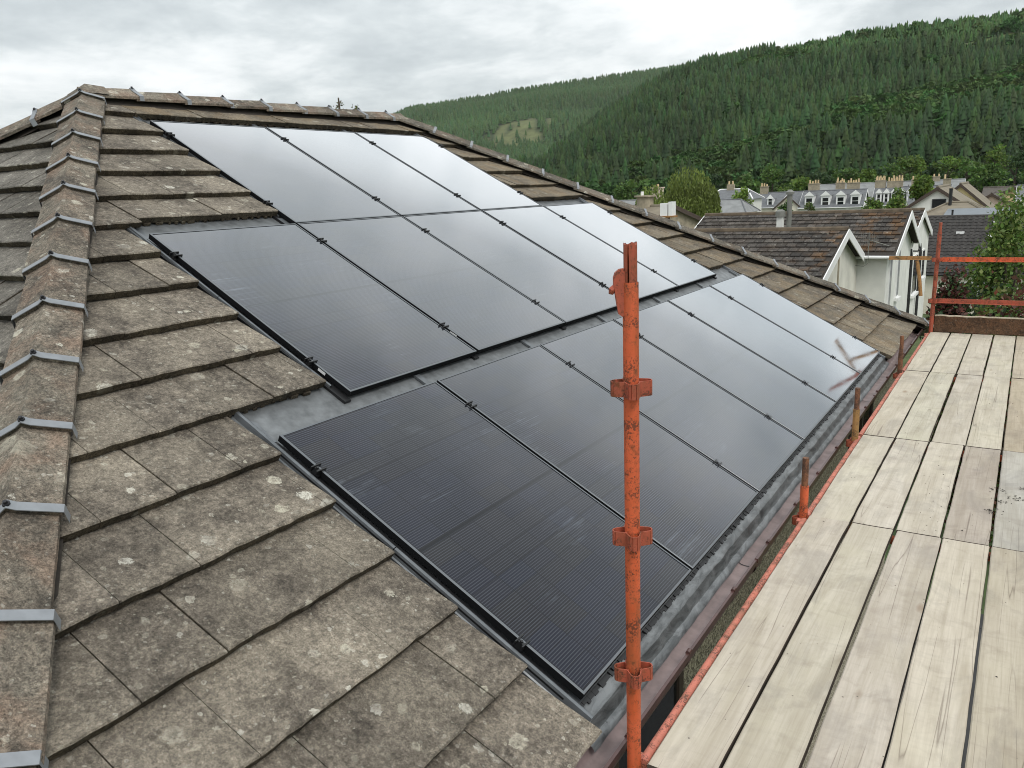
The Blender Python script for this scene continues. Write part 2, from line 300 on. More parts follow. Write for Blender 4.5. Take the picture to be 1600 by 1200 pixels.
def wood(name, base=(0.482, 0.436, 0.366)):
    m, nt, b = new_mat(name); oi = nd(nt, 'ShaderNodeObjectInfo'); c0 = coord(nt)
    off = nd(nt, 'ShaderNodeCombineXYZ', {0: math_(nt, 'MULTIPLY', oi.outputs['Random'], 17.0), 1: math_(nt, 'MULTIPLY', oi.outputs['Random'], 91.0)}).outputs[0]
    c = nd(nt, 'ShaderNodeVectorMath', {0: c0, 1: off}, operation='ADD').outputs[0]
    mp = lambda s: nd(nt, 'ShaderNodeMapping', {0: c, 3: s}).outputs[0]
    grain = noise(nt, mp((95, 3.0, 20)), 1.0, 5, 0.6, 0.6); broad = noise(nt, mp((9, 0.9, 4)), 1.0, 4, 0.6, 1.2)
    blot = noise(nt, c, 5.5, 5, 0.62, 0.5); cross = noise(nt, mp((5, 34, 8)), 1.0, 4, 0.6, 0.4)
    col = mixc(nt, ramp(nt, broad, [(0.35, 0.0), (0.68, 1.0)]), tuple(k*1.10 for k in base), (base[0]*0.84, base[1]*0.82, base[2]*0.78))
    col = mixc(nt, ramp(nt, grain, [(0.42, 0.0), (0.75, 0.30)]), col, (base[0]*0.5, base[1]*0.46, base[2]*0.40))
    col = mixc(nt, ramp(nt, cross, [(0.52, 0.0), (0.74, 0.22)]), col, (base[0]*0.60, base[1]*0.60, base[2]*0.60))
    col = mixc(nt, ramp(nt, blot, [(0.52, 0.0), (0.74, 0.50)]), col, (base[0]*0.52, base[1]*0.48, base[2]*0.46))
    col = mixc(nt, ramp(nt, noise(nt, c, 2.0, 3), [(0.5, 0.0), (0.7, 0.22)]), col, (0.60, 0.56, 0.42))
    col = mixc(nt, ramp(nt, noise(nt, mp((3.4, 1.7, 1)), 1.0, 6, 0.7, 0.8), [(0.50, 0.0), (0.66, 0.55)]), col, (base[0]*0.60, base[1]*0.60, base[2]*0.62))
    # long drying checks
    lines = nd(nt, 'ShaderNodeTexNoise', {'Vector': mp((13, 0.30, 1)), 'Scale': 1.0, 'Detail': 1.6, 'Roughness': 0.4, 'Distortion': 0.0}).outputs[0]
    chk = math_(nt, 'MULTIPLY', ramp(nt, math_(nt, 'ABSOLUTE', math_(nt, 'SUBTRACT', lines, 0.5)), [(0.0016, 1.0), (0.0045, 0.0)]), ramp(nt, noise(nt, mp((4, 1.3, 1)), 1.0, 2), [(0.44, 0.0), (0.52, 1.0)]))
    col = mixc(nt, math_(nt, 'MULTIPLY', chk, 0.55), col, (0.13, 0.10, 0.08))
    # knots and dirt specks
    kv = nd(nt, 'ShaderNodeTexVoronoi', {'Vector': mp((3.0, 1.25, 1)), 'Scale': 1.0})
    kk = math_(nt, 'MULTIPLY', ramp(nt, kv.outputs['Distance'], [(0.05, 1.0), (0.085, 0.0)]), ramp(nt, nd(nt, 'ShaderNodeSeparateColor', {0: kv.outputs['Color']}).outputs[1], [(0.45, 0.0), (0.5, 0.7)]))
    col = mixc(nt, kk, col, (0.26, 0.19, 0.13))
    sv = nd(nt, 'ShaderNodeTexVoronoi', {'Vector': c, 'Scale': 22.0}); sk = nd(nt, 'ShaderNodeSeparateColor', {0: sv.outputs['Color']})
    spk = math_(nt, 'MULTIPLY', ramp(nt, sv.outputs['Distance'], [(0.05, 1.0), (0.11, 0.0)]), ramp(nt, math_(nt, 'MULTIPLY', sk.outputs[0], ramp(nt, blot, [(0.4, 0.7), (0.65, 1.1)])), [(0.74, 0.0), (0.78, 0.85)]))
    col = mixc(nt, spk, col, (0.07, 0.06, 0.05))
    col = mixc(nt, 1.0, col, oi.outputs['Color'], 'MULTIPLY')
    h = math_(nt, 'SUBTRACT', math_(nt, 'MULTIPLY', grain, 0.5), math_(nt, 'MULTIPLY', chk, 1.2))
    setin(nt, b, col=col, rough=0.85, spec=0.3, normal=bump(nt, h, 0.35, 0.004)); return m
M['wood'] = wood('weathered scaffold board')
M['old_wood'] = tile_mat('old brown board', (0.12, 0.062, 0.034), (0.055, 0.034, 0.022), (0.17, 0.10, 0.06), lichen=0.25)
M['board_side'] = simple('shaded board side', (0.075, 0.055, 0.042), 0.9, 0, 0.3, 10)  # dark side faces paint the shade in the gaps between boards
M['wood_top'] = simple('sawn board edge', (0.55, 0.47, 0.35), 0.8, 0, 0.2, 12)
M['white'] = simple('white render', (0.70, 0.70, 0.66), 0.85, 0, 0.10, 1.6)
M['cream'] = simple('cream render', (0.66, 0.62, 0.52), 0.85, 0, 0.10, 1.2)
M['stain_white'] = simple('stained white harl', (0.64, 0.62, 0.55), 0.9, 0, 0.16, 1.3, 0.2)
M['yellow'] = simple('yellow render', (0.66, 0.52, 0.29), 0.85, 0, 0.06, 0.6)
M['pinkish'] = simple('pale pink render', (0.62, 0.50, 0.42), 0.85, 0, 0.06, 0.6)
M['trim'] = simple('white trim paint', (0.80, 0.80, 0.79), 0.5, 0, 0.04)
M['dark_trim'] = simple('black trim', (0.018, 0.018, 0.02), 0.5)
M['brown_trim'] = simple('brown trim', (0.06, 0.04, 0.03), 0.6)
M['grey_pipe'] = simple('grey flue metal', (0.20, 0.20, 0.18), 0.5, 0.3, 0.15)
M['chimney'] = simple('chimney stone', (0.30, 0.26, 0.19), 0.9, 0, 0.25, 3)
M['pot'] = simple('clay chimney pot', (0.55, 0.42, 0.24), 0.8, 0, 0.2, 3)
M['slate'] = simple('blue-grey slate', (0.125, 0.130, 0.138), 0.7, 0, 0.22, 2.2)
M['slate_pale'] = simple('pale slate', (0.21, 0.215, 0.215), 0.7, 0, 0.2, 1.2)
M['brown_roof'] = simple('brown tile roof', (0.085, 0.072, 0.062), 0.85, 0, 0.22, 1.6)
M['tan_roof'] = simple('tan tile roof', (0.20, 0.17, 0.125), 0.85, 0, 0.22, 1.6)
M['seam'] = simple('blue-grey sheet roof', (0.16, 0.18, 0.20), 0.5, 0.2, 0.1, 2)
M['n_tile'] = tile_mat('neighbour tile', (0.066, 0.058, 0.052), (0.034, 0.030, 0.028), (0.105, 0.095, 0.085), lichen=0.5, patch=((0.105, 0.055, 0.022), 0.60, 1.3, 1), spread=0.36)
M['r_tile'] = tile_mat('dark roll tile', (0.062, 0.057, 0.054), (0.04, 0.037, 0.036), (0.085, 0.08, 0.076), lichen=0.15)
M['moss'] = simple('mossy ridge', (0.10, 0.075, 0.05), 0.95, 0, 0.4, 5)
def window():
    m, nt, b = new_mat('window glass'); setin(nt, b, col=(0.012, 0.014, 0.016), rough=0.06, ior=1.5); return m
M['pane'] = window(); M['pale_pane'] = simple('window with painted reflection', (0.40, 0.41, 0.42), 0.15, 0, 0.1, 2)  # pale grey base paints a bright reflection into the pane
def foliage(name, rough=0.6, trans=0.25):
    m = bpy.data.materials.new(name); m.use_nodes = True; nt = m.node_tree; nt.nodes.clear()
    a = nd(nt, 'ShaderNodeVertexColor', layer_name='col').outputs[0]
    d = nd(nt, 'ShaderNodeBsdfPrincipled', {'Base Color': a, 'Roughness': rough, 'Specular IOR Level': 0.3})
    t = nd(nt, 'ShaderNodeBsdfTranslucent', {'Color': a})
    mx = nd(nt, 'ShaderNodeMixShader', {0: trans, 1: d.outputs[0], 2: t.outputs[0]})
    nt.links.new(mx.outputs[0], nd(nt, 'ShaderNodeOutputMaterial').inputs[0]); return m
M['leaf'] = foliage('leaves'); M['conifer'] = foliage('conifer needles', 0.8, 0.08)
M['bark'] = simple('bark', (0.07, 0.055, 0.04), 0.95, 0, 0.3, 8, 0.4)
def ground_mat():
    m, nt, b = new_mat('grass and gardens'); c = coord(nt)
    col = mixc(nt, ramp(nt, noise(nt, c, 0.05, 4), [(0.4, 0.0), (0.6, 1.0)]), (0.045, 0.075, 0.022), (0.075, 0.10, 0.035))
    col = mixc(nt, 1.0, col, ramp(nt, noise(nt, c, 1.5, 5), [(0.3, 0.7), (0.7, 1.3)]), 'MULTIPLY')
    setin(nt, b, col=col, rough=0.95); return m
M['ground'] = ground_mat()
def hill_mat():
    m, nt, b = new_mat('hill floor'); a = nd(nt, 'ShaderNodeVertexColor', layer_name='col').outputs[0]; c = coord(nt)
    col = mixc(nt, 1.0, a, ramp(nt, noise(nt, c, 0.06, 6, 0.65), [(0.3, 0.6), (0.7, 1.4)]), 'MULTIPLY')
    setin(nt, b, col=col, rough=0.95); return m
M['hill'] = hill_mat()

# ------------------------------------------------------------------ ground and hills
GZ = -7.9
g = MB().add([(-6000, -6000, GZ), (6000, -6000, GZ), (6000, 6000, GZ), (-6000, 6000, GZ)], [(0, 1, 2, 3)]).build('ground', M['ground'])
tag(g, 'green garden ground spreading under the houses to the hills', 'ground', kind='structure')

pt = MB().add([(3.0, -5.0, GZ+0.004), (9.0, -5.0, GZ+0.004), (9.0, 11.5, GZ+0.004), (3.0, 11.5, GZ+0.004)], [(0, 1, 2, 3)]).build('path', simple('dark tarmac path', (0.045, 0.045, 0.046), 0.95, 0, 0.2, 3))
tag(pt, 'dark tarmac path along the house wall under the scaffold', 'path', kind='structure')
NS = np.array([(-60, -3), (-40, -2), (-34, 0.6), (-32.34, 1.75), (-30.11, 2.45), (-27.87, 3.96), (-25.68, 5.3), (-23.53, 6.39), (-21.43, 7.25), (-19.38, 7.95), (-17.37, 8.3), (-15.4, 8.59), (-12.73, 8.93), (-9.8, 9.24), (-8.02, 9.32), (-6.3, 9.36), (-3.97, 9.25), (-1.45, 9.3), (8, 9.2), (30, 7.0)])
FS = np.array([(-60, 2.5), (-46, 3.8), (-42.5, 4.2), (-40.88, 5.3), (-39.11, 6.06), (-36.49, 6.38), (-33.87, 6.69), (-29.95, 7.13), (-25.64, 7.51), (-21.44, 7.76), (-19.38, 7.89), (-10, 7.8), (30, 5)])
NB, NT_, FB, FT = 330.0, 820.0, 900.0, 1900.0
def vnoise(x, y, s, seed=0):
    r = np.random.default_rng(seed); n = 64; gdat = r.random((n, n))
    fx = (x/s) % n; fy = (y/s) % n; ix = np.floor(fx).astype(int); iy = np.floor(fy).astype(int); tx = fx-ix; ty = fy-iy
    tx = tx*tx*(3-2*tx); ty = ty*ty*(3-2*ty); i1 = (ix+1) % n; j1 = (iy+1) % n; ix %= n; iy %= n
    return (gdat[ix, iy]*(1-tx)+gdat[i1, iy]*tx)*(1-ty)+(gdat[ix, j1]*(1-tx)+gdat[i1, j1]*tx)*ty
def hill_z(az, r):
    """height of the wooded hills; az degrees from +Y (left negative), r metres"""
    x = CAM.x+r*np.sin(np.radians(az)); y = CAM.y+r*np.cos(np.radians(az))
    en = np.interp(az, NS[:, 0], NS[:, 1]); ef = np.interp(az, FS[:, 0], FS[:, 1])
    zt = CAM.z+np.tan(np.radians(en))*NT_-13-GZ; t = np.clip((r-NB)/(NT_-NB), 0, 1)
    zn = zt*(0.82*t+0.18*t*t*(3-2*t)); zn = np.where(r > NT_, zt*np.clip(1-(r-NT_)/900, 0, 1), zn)
    zt2 = CAM.z+np.tan(np.radians(ef))*FT-12-GZ; t2 = np.clip((r-FB)/(FT-FB), 0, 1)
    zf = zt2*(0.75*t2+0.25*t2*t2*(3-2*t2)); zf = np.where(r > FT, zt2*np.clip(1-(r-FT)/1500, 0, 1), zf)
    w = np.clip((r-NB)/150, 0, 1)*np.clip((NT_-r)/80, 0, 1)
    w2 = np.clip((r-FB)/150, 0, 1)*np.clip((FT-r)/120, 0, 1)
    zn = np.where(zn > 1, zn+w*(vnoise(x, y, 70, 1)-0.5)*16+w*(vnoise(x, y, 24, 2)-0.5)*5, zn)
    zf = zf+w2*(vnoise(x, y, 120, 3)-0.5)*26
    return x, y, GZ-0.4+np.maximum(zn, zf), (zn >= zf)
azs = np.linspace(-58, 26, 211); rs = np.concatenate([np.linspace(300, 860, 70), np.linspace(880, 2700, 70)])
AZ, RR = np.meshgrid(azs, rs); hx, hy, hz, _ = hill_z(AZ, RR)
V = np.stack([hx, hy, hz], -1).reshape(-1, 3); nu = len(azs); idx = np.arange(len(V)).reshape(len(rs), nu)
F = np.stack([idx[:-1, :-1], idx[:-1, 1:], idx[1:, 1:], idx[1:, :-1]], -1).reshape(-1, 4)
def in_clearing(az, r):
    el = np.degrees(np.arctan2(hill_z(az, r)[2]-CAM.z, r))
    e = ((az+31.7)/2.1)**2+((el-4.0-0.12*(az+31))/0.85)**2
    return e+1.5*(vnoise(az*40, el*40, 22, 9)-0.5)+0.8*(vnoise(az*40, el*40, 9, 10)-0.5)
clr = in_clearing(AZ, RR).reshape(-1)
hc = np.where((clr < 1)[:, None]*(RR.reshape(-1) > 880)[:, None], np.array([[0.095, 0.108, 0.042]]), np.array([[0.022, 0.036, 0.014]]))
strip = ((RR.reshape(-1) > 670) & (RR.reshape(-1) < 700) & (AZ.reshape(-1) > -12))
hc[strip] = (0.085, 0.11, 0.035)
h = link(bpy.data.objects.new('hillside', mesh_np('hillside', V, F, M['hill'], hc)))
h.data.polygons.foreach_set('use_smooth', [True]*len(F))
tag(h, 'long wooded hillside rising behind the village', 'hill', kind='structure')

def conifer_tpl(n_t, n_s, seed):
    r = np.random.default_rng(seed); V = []; F = []
    for t in range(n_t):
        z0 = 0.10+0.86*t/n_t; z1 = min(1.0, z0+1.75/n_t+0.05); rad = 0.20*(1-t/n_t)**0.85+0.02
        b = len(V); a0 = r.random()*6.28
        for k in range(n_s):
            a = a0+2*np.pi*k/n_s; rr = rad*(0.72 if k % 2 else 1.12)*(0.85+0.3*r.random())
            V.append((rr*np.cos(a), rr*np.sin(a), z0-0.02*(k % 2 == 0)+0.02*r.random()))
        V.append((0, 0, z1)); F += [(b+k, b+(k+1) % n_s, b+n_s) for k in range(n_s)]
    return np.array(V), np.array(F)
def round_tpl(seed, n=46):
    r = np.random.default_rng(seed); V = []; F = []
    for i in range(n):
        d = r.normal(size=3); d /= np.linalg.norm(d); d[2] = abs(d[2])*1.1-0.35
        p = np.array([0, 0, 0.56])+d*np.array([0.36, 0.36, 0.42])*(0.75+0.35*r.random())
        s = 0.10+0.08*r.random()
        for q in range(2):
            a = r.normal(size=3); a /= np.linalg.norm(a); b2 = np.cross(a, r.normal(size=3)); b2 /= np.linalg.norm(b2); bb = len(V)
            V += [p+a*s, p-a*s*0.5+b2*s, p-a*s*0.5-b2*s]; F.append((bb, bb+1, bb+2))
    return np.array(V), np.array(F)
def scatter(tpls, P, H, W, rot, which, C):
    Vs = []; Fs = []; Cs = []; base = 0
    for ti, (tv, tf) in enumerate(tpls):
        s = np.where(which == ti)[0]
        if not len(s): continue
        c, sn = np.cos(rot[s])[:, None], np.sin(rot[s])[:, None]
        x = (tv[None, :, 0]*c-tv[None, :, 1]*sn)*(H[s]*W[s])[:, None]+P[s, 0:1]
        y = (tv[None, :, 0]*sn+tv[None, :, 1]*c)*(H[s]*W[s])[:, None]+P[s, 1:2]
        z = tv[None, :, 2]*H[s][:, None]+P[s, 2:3]
        Vs.append(np.stack([x, y, z], -1).reshape(-1, 3)); nv = len(tv)
        Fs.append((tf[None]+(np.arange(len(s))*nv)[:, None, None]).reshape(-1, 3)+base)
        jit = rng.uniform(0.72, 1.28, (len(s), nv, 1))
        Cs.append((C[s][:, None, :]*jit).reshape(-1, 3)); base += len(s)*nv
    return np.concatenate(Vs), np.concatenate(Fs), np.concatenate(Cs)
# nearer wood: conifers with broadleaved patches, one countless mass
N = 23000
az = rng.uniform(-36, 14, N); r = np.sqrt(rng.uniform(335**2, 850**2, N)); x, y, z, isn = hill_z(az, r)
edge = np.interp(az, NS[:, 0], NS[:, 1]); keep = isn & (z > GZ+1) & (edge > 0.4)
keep &= ~((r > 672) & (r < 696) & (az > -11) & (vnoise(x, y, 30, 5) > 0.35))
az, r, x, y, z = [q[keep] for q in (az, r, x, y, z)]; n = len(az)
bl = vnoise(x, y, 60, 11)*0.65+vnoise(x, y, 25, 12)*0.35
t = (r-335)/(850-335)
broad = (bl > 0.68) | (rng.random(n) < 0.04) | (rng.random(n) < np.clip(0.75-t*5.5, 0.05, 1))
tone = 0.42+0.55*vnoise(x, y, 90, 13)+0.35*vnoise(x, y, 22, 14)+0.65*rng.random(n)**1.5
young = (t > 0.62) & (az > -15)
Ccon = np.array([[0.026, 0.054, 0.016]])*tone[:, None]*np.where(young, 1.7, 1.0)[:, None]*np.stack([rng.uniform(0.8, 1.25, n), rng.uniform(0.9, 1.12, n), rng.uniform(0.8, 1.2, n)], 1)
Cbro = np.array([[0.046, 0.092, 0.024]])*tone[:, None]*np.stack([rng.uniform(0.75, 1.3, n), rng.uniform(0.85, 1.15, n), np.ones(n)], 1)
Cc = np.where(broad[:, None], Cbro, Ccon)
Hh = np.where(broad, rng.uniform(6.5, 11, n), rng.uniform(8.5, 17.5, n)*np.where(young, 0.62, 1.0)); Ww = np.where(broad, rng.uniform(0.8, 1.15, n), rng.uniform(0.72, 1.10, n))
tp = [conifer_tpl(8, 9, s) for s in range(4)]+[round_tpl(s) for s in range(10, 13)]
wh = np.where(broad, 4+rng.integers(0, 3, n), rng.integers(0, 4, n))
V, F, Cl = scatter(tp, np.stack([x, y, z-0.5], 1), Hh, Ww, rng.uniform(0, 6.28, n), wh, Cc)
fo = link(bpy.data.objects.new('forest', mesh_np('forest', V, F, M['conifer'], Cl)))
tag(fo, 'dense dark green conifer forest covering the nearer hillside', 'forest', kind='stuff')
# far wood
N = 26000
az = rng.uniform(-46, -8, N); r = np.sqrt(rng.uniform(900**2, 1960**2, N)); x, y, z, isn = hill_z(az, r)
keep = (~isn) & ~((in_clearing(az, r) < 1) & (r > 880) & (rng.random(N) < 0.94)); az, r, x, y, z = [q[keep] for q in (az, r, x, y, z)]; n = len(az)
tone = 0.85+0.6*vnoise(x, y, 170, 21)+0.2*rng.random(n)
Cc = np.array([[0.042, 0.078, 0.028]])*tone[:, None]*np.stack([rng.uniform(0.8, 1.2, n), np.ones(n), rng.uniform(0.85, 1.15, n)], 1)
tp = [conifer_tpl(4, 6, s) for s in range(30, 33)]
V, F, Cl = scatter(tp, np.stack([x, y, z-0.5], 1), rng.uniform(9, 16, n), rng.uniform(0.9, 1.35, n), rng.uniform(0, 6.28, n), rng.integers(0, 3, n), Cc)
fo = link(bpy.data.objects.new('forest', mesh_np('forest_far', V, F, M['conifer'], Cl)))
tag(fo, 'paler conifer plantation on the far ridge behind the roof', 'forest', kind='stuff')

# ------------------------------------------------------------------ the house roof
TH = R(28.212); CT, ST = math.cos(TH), math.sin(TH)
def RP(u, v, h=0.0): return Vector((v*CT+h*ST, u, -v*ST+h*CT))
A = RP(0.90, -0.50, 0.06); HN = RP(-1.669, 3.469, 0.07)
B = RP(4.66, -0.46, 0.06); B.x = A.x; B.z = A.z; HF = RP(8.80, 5.42, 0.07)
GA, V0, TW = 0.3478, 5.412, 0.305
house = empty('house', (2.0, 3.0, GZ))
tag(house, 'house whose hipped grey-brown tile roof carries the solar panels', 'house')
HI = Matrix.Translation((2.0, 3.0, GZ)).inverted()
def hpart(o):            # children of the house keep world coordinates
    o.parent = house; o.matrix_parent_inverse = HI; return o
near_s = ((-1.669)-0.90)/(3.469+0.50); far_s = (8.80-4.66)/(5.42+0.46)
def hip_n(v): return 0.90+(v+0.50)*near_s
def hip_f(v): return 4.66+(v+0.46)*far_s
def clip(poly, f):       # keep f(p) >= 0
    out = []
    for i in range(len(poly)):
        p, q = poly[i], poly[(i+1) % len(poly)]; a, b = f(p), f(q)
        if a >= 0: out.append(p)
        if (a >= 0) != (b >= 0):
            t = a/(a-b); out.append((p[0]+(q[0]-p[0])*t, p[1]+(q[1]-p[1])*t))
    return out
rt = random.Random(3)
def tile_mesh(mb, poly, v1, fmap, gauge, ragged=False, dh=None, thick=0.046):
    """poly in (along, down) coordinates; the lower edge (down = v1) is worn and proud"""
    dh = rt.uniform(-0.003, 0.003) if dh is None else dh; tilt = rt.uniform(-0.004, 0.004)
    uc = sum(p[0] for p in poly)/len(poly)
    pts = []; low = []
    for i in range(len(poly)):
        p, q = poly[i], poly[(i+1) % len(poly)]; pts.append(p); lo = abs(p[1]-v1) < 1e-4 and abs(q[1]-v1) < 1e-4; low.append(lo)
        if lo:
            L = abs(q[0]-p[0]); n = max(1, int(L/0.045))
            for k in range(1, n):
                pts.append((p[0]+(q[0]-p[0])*k/n, v1+rt.uniform(-0.006, 0.003))); low.append(True)
    n = len(pts)
    ht = lambda p: 0.001-0.047*(v1-p[1])/gauge+dh+tilt*(p[0]-uc)/0.15
    top = [fmap(p[0], p[1], ht(p)) for p in pts]
    # worn arris: small chamfer on the lower edge
    top2 = [fmap(p[0]*1.0, p[1]-(0.005 if low[i] or low[i-1] else 0), ht(p)+0.0) for i, p in enumerate(pts)]
    mid = [fmap(p[0], p[1]+(0.001 if low[i] or low[i-1] else 0), ht(p)-(0.005 if low[i] or low[i-1] else 0.0015)) for i, p in enumerate(pts)]
    bot = [fmap(p[0], p[1]-(0.006 if low[i] or low[i-1] else 0), ht(p)-thick+rt.uniform(0, 0.003)) for i, p in enumerate(pts)]
    b = len(mb.v); mb.v += [tuple(q) for q in top2+mid+bot]
    mb.f.append(tuple(b+i for i in range(n))); mb.m.append(0)
    for i in range(n):
        j = (i+1) % n
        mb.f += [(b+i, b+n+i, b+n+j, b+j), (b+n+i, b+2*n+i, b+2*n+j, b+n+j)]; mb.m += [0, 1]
    if ragged:               # interlock ribs of the tile's underside show along the open edge
        us = [p[0] for p in pts if abs(p[1]-v1) < 0.01]
        if us:
            a, e = min(us), max(us); k = a+0.01
            while k < e-0.03:
                w = rt.choice((0.012, 0.02, 0.045)); k2 = min(e, k+w)
                mb.box((k, v1-0.05, 0.002-thick+dh-0.012), (k2, v1+rt.uniform(-0.012, 0.006), 0.002-thick+dh+0.004), 1, fmap)
                k = k2+rt.uniform(0.018, 0.045)
    return mb
def orient(poly):          # wind so that the top face looks up in (along, down, h)
    a = sum(poly[i][0]*poly[(i+1) % len(poly)][1]-poly[(i+1) % len(poly)][0]*poly[i][1] for i in range(len(poly)))
    return poly if a < 0 else poly[::-1]
rest = MB()
def openings(k):
    """(start, end) of the panel opening in course k"""
    if k <= 5: return -0.645, 6.405
    if k <= 10: return -0.05, 5.825
    if k <= 15: return 1.15, 4.665
    return None
def put_tile(poly, v1, fmap, mats, gauge, ragged=False):
    poly = orient(poly)
    if len(poly) < 3: return
    area = abs(sum(poly[i][0]*poly[(i+1) % len(poly)][1]-poly[(i+1) % len(poly)][0]*poly[i][1] for i in range(len(poly))))/2
    if area < 0.002: return
    if any(in_view(fmap(p[0], p[1], 0), 10) for p in poly):
        hpart(tile_mesh(MB(), poly, v1, fmap, gauge, ragged).build('roof_tile', mats))
    else: tile_mesh(rest, poly, v1, fmap, gauge)
for k in range(0, 18):
    v1 = V0-GA*k; v0 = max(v1-GA-0.055, -0.47)
    if v1 < -0.44: break
    o = (0.06 if k % 2 else 0.212)+rt.uniform(-0.012, 0.012); op = openings(k)
    j0 = int((hip_n(v1)-o)/TW)-2; j1 = int((hip_f(v1)-o)/TW)+2
    for j in range(j0, j1):
        a, b = o+j*TW+0.0015, o+(j+1)*TW-0.0015
        segs = [(a, b)]
        if op:
            segs = []
            if a < op[0]: segs.append((a, min(b, op[0])))
            if b > op[1]: segs.append((max(a, op[1]), b))
        for (s0, s1) in segs:
            if s1-s0 < 0.02: continue
            vv = v1; rag = False; um = (s0+s1)/2
            if (k == 11 and -0.05 < um < 5.825) or (k == 16 and 1.15 < um < 4.665) or (k == 6 and -0.645 < um < 6.405): rag = True
            if rag and k == 11: vv = v1-0.045
            if rag and k == 16: vv = v1+0.02
            poly = [(s0, v0), (s1, v0), (s1, vv), (s0, vv)]
            poly = clip(clip(poly, lambda p: p[0]-hip_n(p[1])-0.02), lambda p: hip_f(p[1])-0.02-p[0])
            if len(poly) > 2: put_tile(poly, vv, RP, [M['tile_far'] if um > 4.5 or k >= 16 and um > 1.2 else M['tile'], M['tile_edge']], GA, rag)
# near end slope (left of the hip)
dN = HN-A; PHI = math.atan2(-dN.z, -dN.y); wv = Vector((0, -math.cos(PHI), -math.sin(PHI))); ne = Vector((0, -math.sin(PHI), math.cos(PHI)))
O_E = A-ne*0.065; KS = dN.x/dN.dot(wv)
def EP(a, w, h=0.0): return O_E+Vector((a, 0, 0))+wv*w+ne*h
GE = 0.275
for k in range(-1, 18):
    w1 = 0.43+GE*k; w0 = max(w1-GE-0.05, 0.0)
    if w1 > 4.95: break
    o = 0.15*(k % 2)+rt.uniform(-0.015, 0.015)
    n = int((KS*w1+0.4)/TW)+2
    for j in range(-n, n+1):
        a, b = o+j*TW+0.0015, o+(j+1)*TW-0.0015
        poly = [(-b, w0), (-a, w0), (-a, w1), (-b, w1)]
        poly = clip(clip(poly, lambda p: KS*p[1]-0.02-p[0]), lambda p: p[0]+KS*p[1]-0.02)
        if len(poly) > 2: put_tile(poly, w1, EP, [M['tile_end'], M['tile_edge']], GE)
# far end slope and back slope: out of sight, plain coursed sheets joined into one part
dF = HF-B; PHF = math.atan2(-dF.z, dF.y); KF = dF.x/math.hypot(dF.y, dF.z)
def FPm(a, w, h=0.0): return B+Vector((0, -math.sin(PHF), -math.cos(PHF)))*0.065+Vector((a, math.cos(PHF)*w+math.sin(PHF)*h, -math.sin(PHF)*w+math.cos(PHF)*h))
def BPm(u, v, h=0.0): p = RP(u, v, h); return Vector((2*A.x-p.x, p.y, p.z))
for k in range(1, 19):
    w1 = 0.30*k; w0 = w1-0.34
    rest.add([FPm(-KF*w1, w1, -0.01), FPm(KF*w1, w1, -0.01), FPm(KF*max(w0, 0.01), max(w0, 0.01), -0.04), FPm(-KF*max(w0, 0.01), max(w0, 0.01), -0.04)], [(0, 1, 2, 3)])
for k in range(0, 17):
    v1 = V0-GA*k; v0 = v1-GA-0.03
    rest.add([BPm(hip_n(v1), v1, -0.01), BPm(hip_f(v1), v1, -0.01), BPm(hip_f(v0), v0, -0.04), BPm(hip_n(v0), v0, -0.04)], [(0, 1, 2, 3)])
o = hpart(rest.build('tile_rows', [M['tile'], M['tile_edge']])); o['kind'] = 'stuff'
# dark underlay sheets under tiles and panels
ul = MB(); ul.add([RP(hip_n(-0.45), -0.45, -0.098), RP(hip_f(-0.45), -0.45, -0.098), RP(hip_f(5.38), 5.38, -0.098), RP(hip_n(5.38), 5.38, -0.098)], [(0, 1, 2, 3)])
ul.add([EP(-KS*4.9, 4.9, -0.06), EP(KS*4.9, 4.9, -0.06), EP(0, 0.02, -0.06)], [(0, 1, 2)])
hpart(ul.build('underlay', M['underlay']))

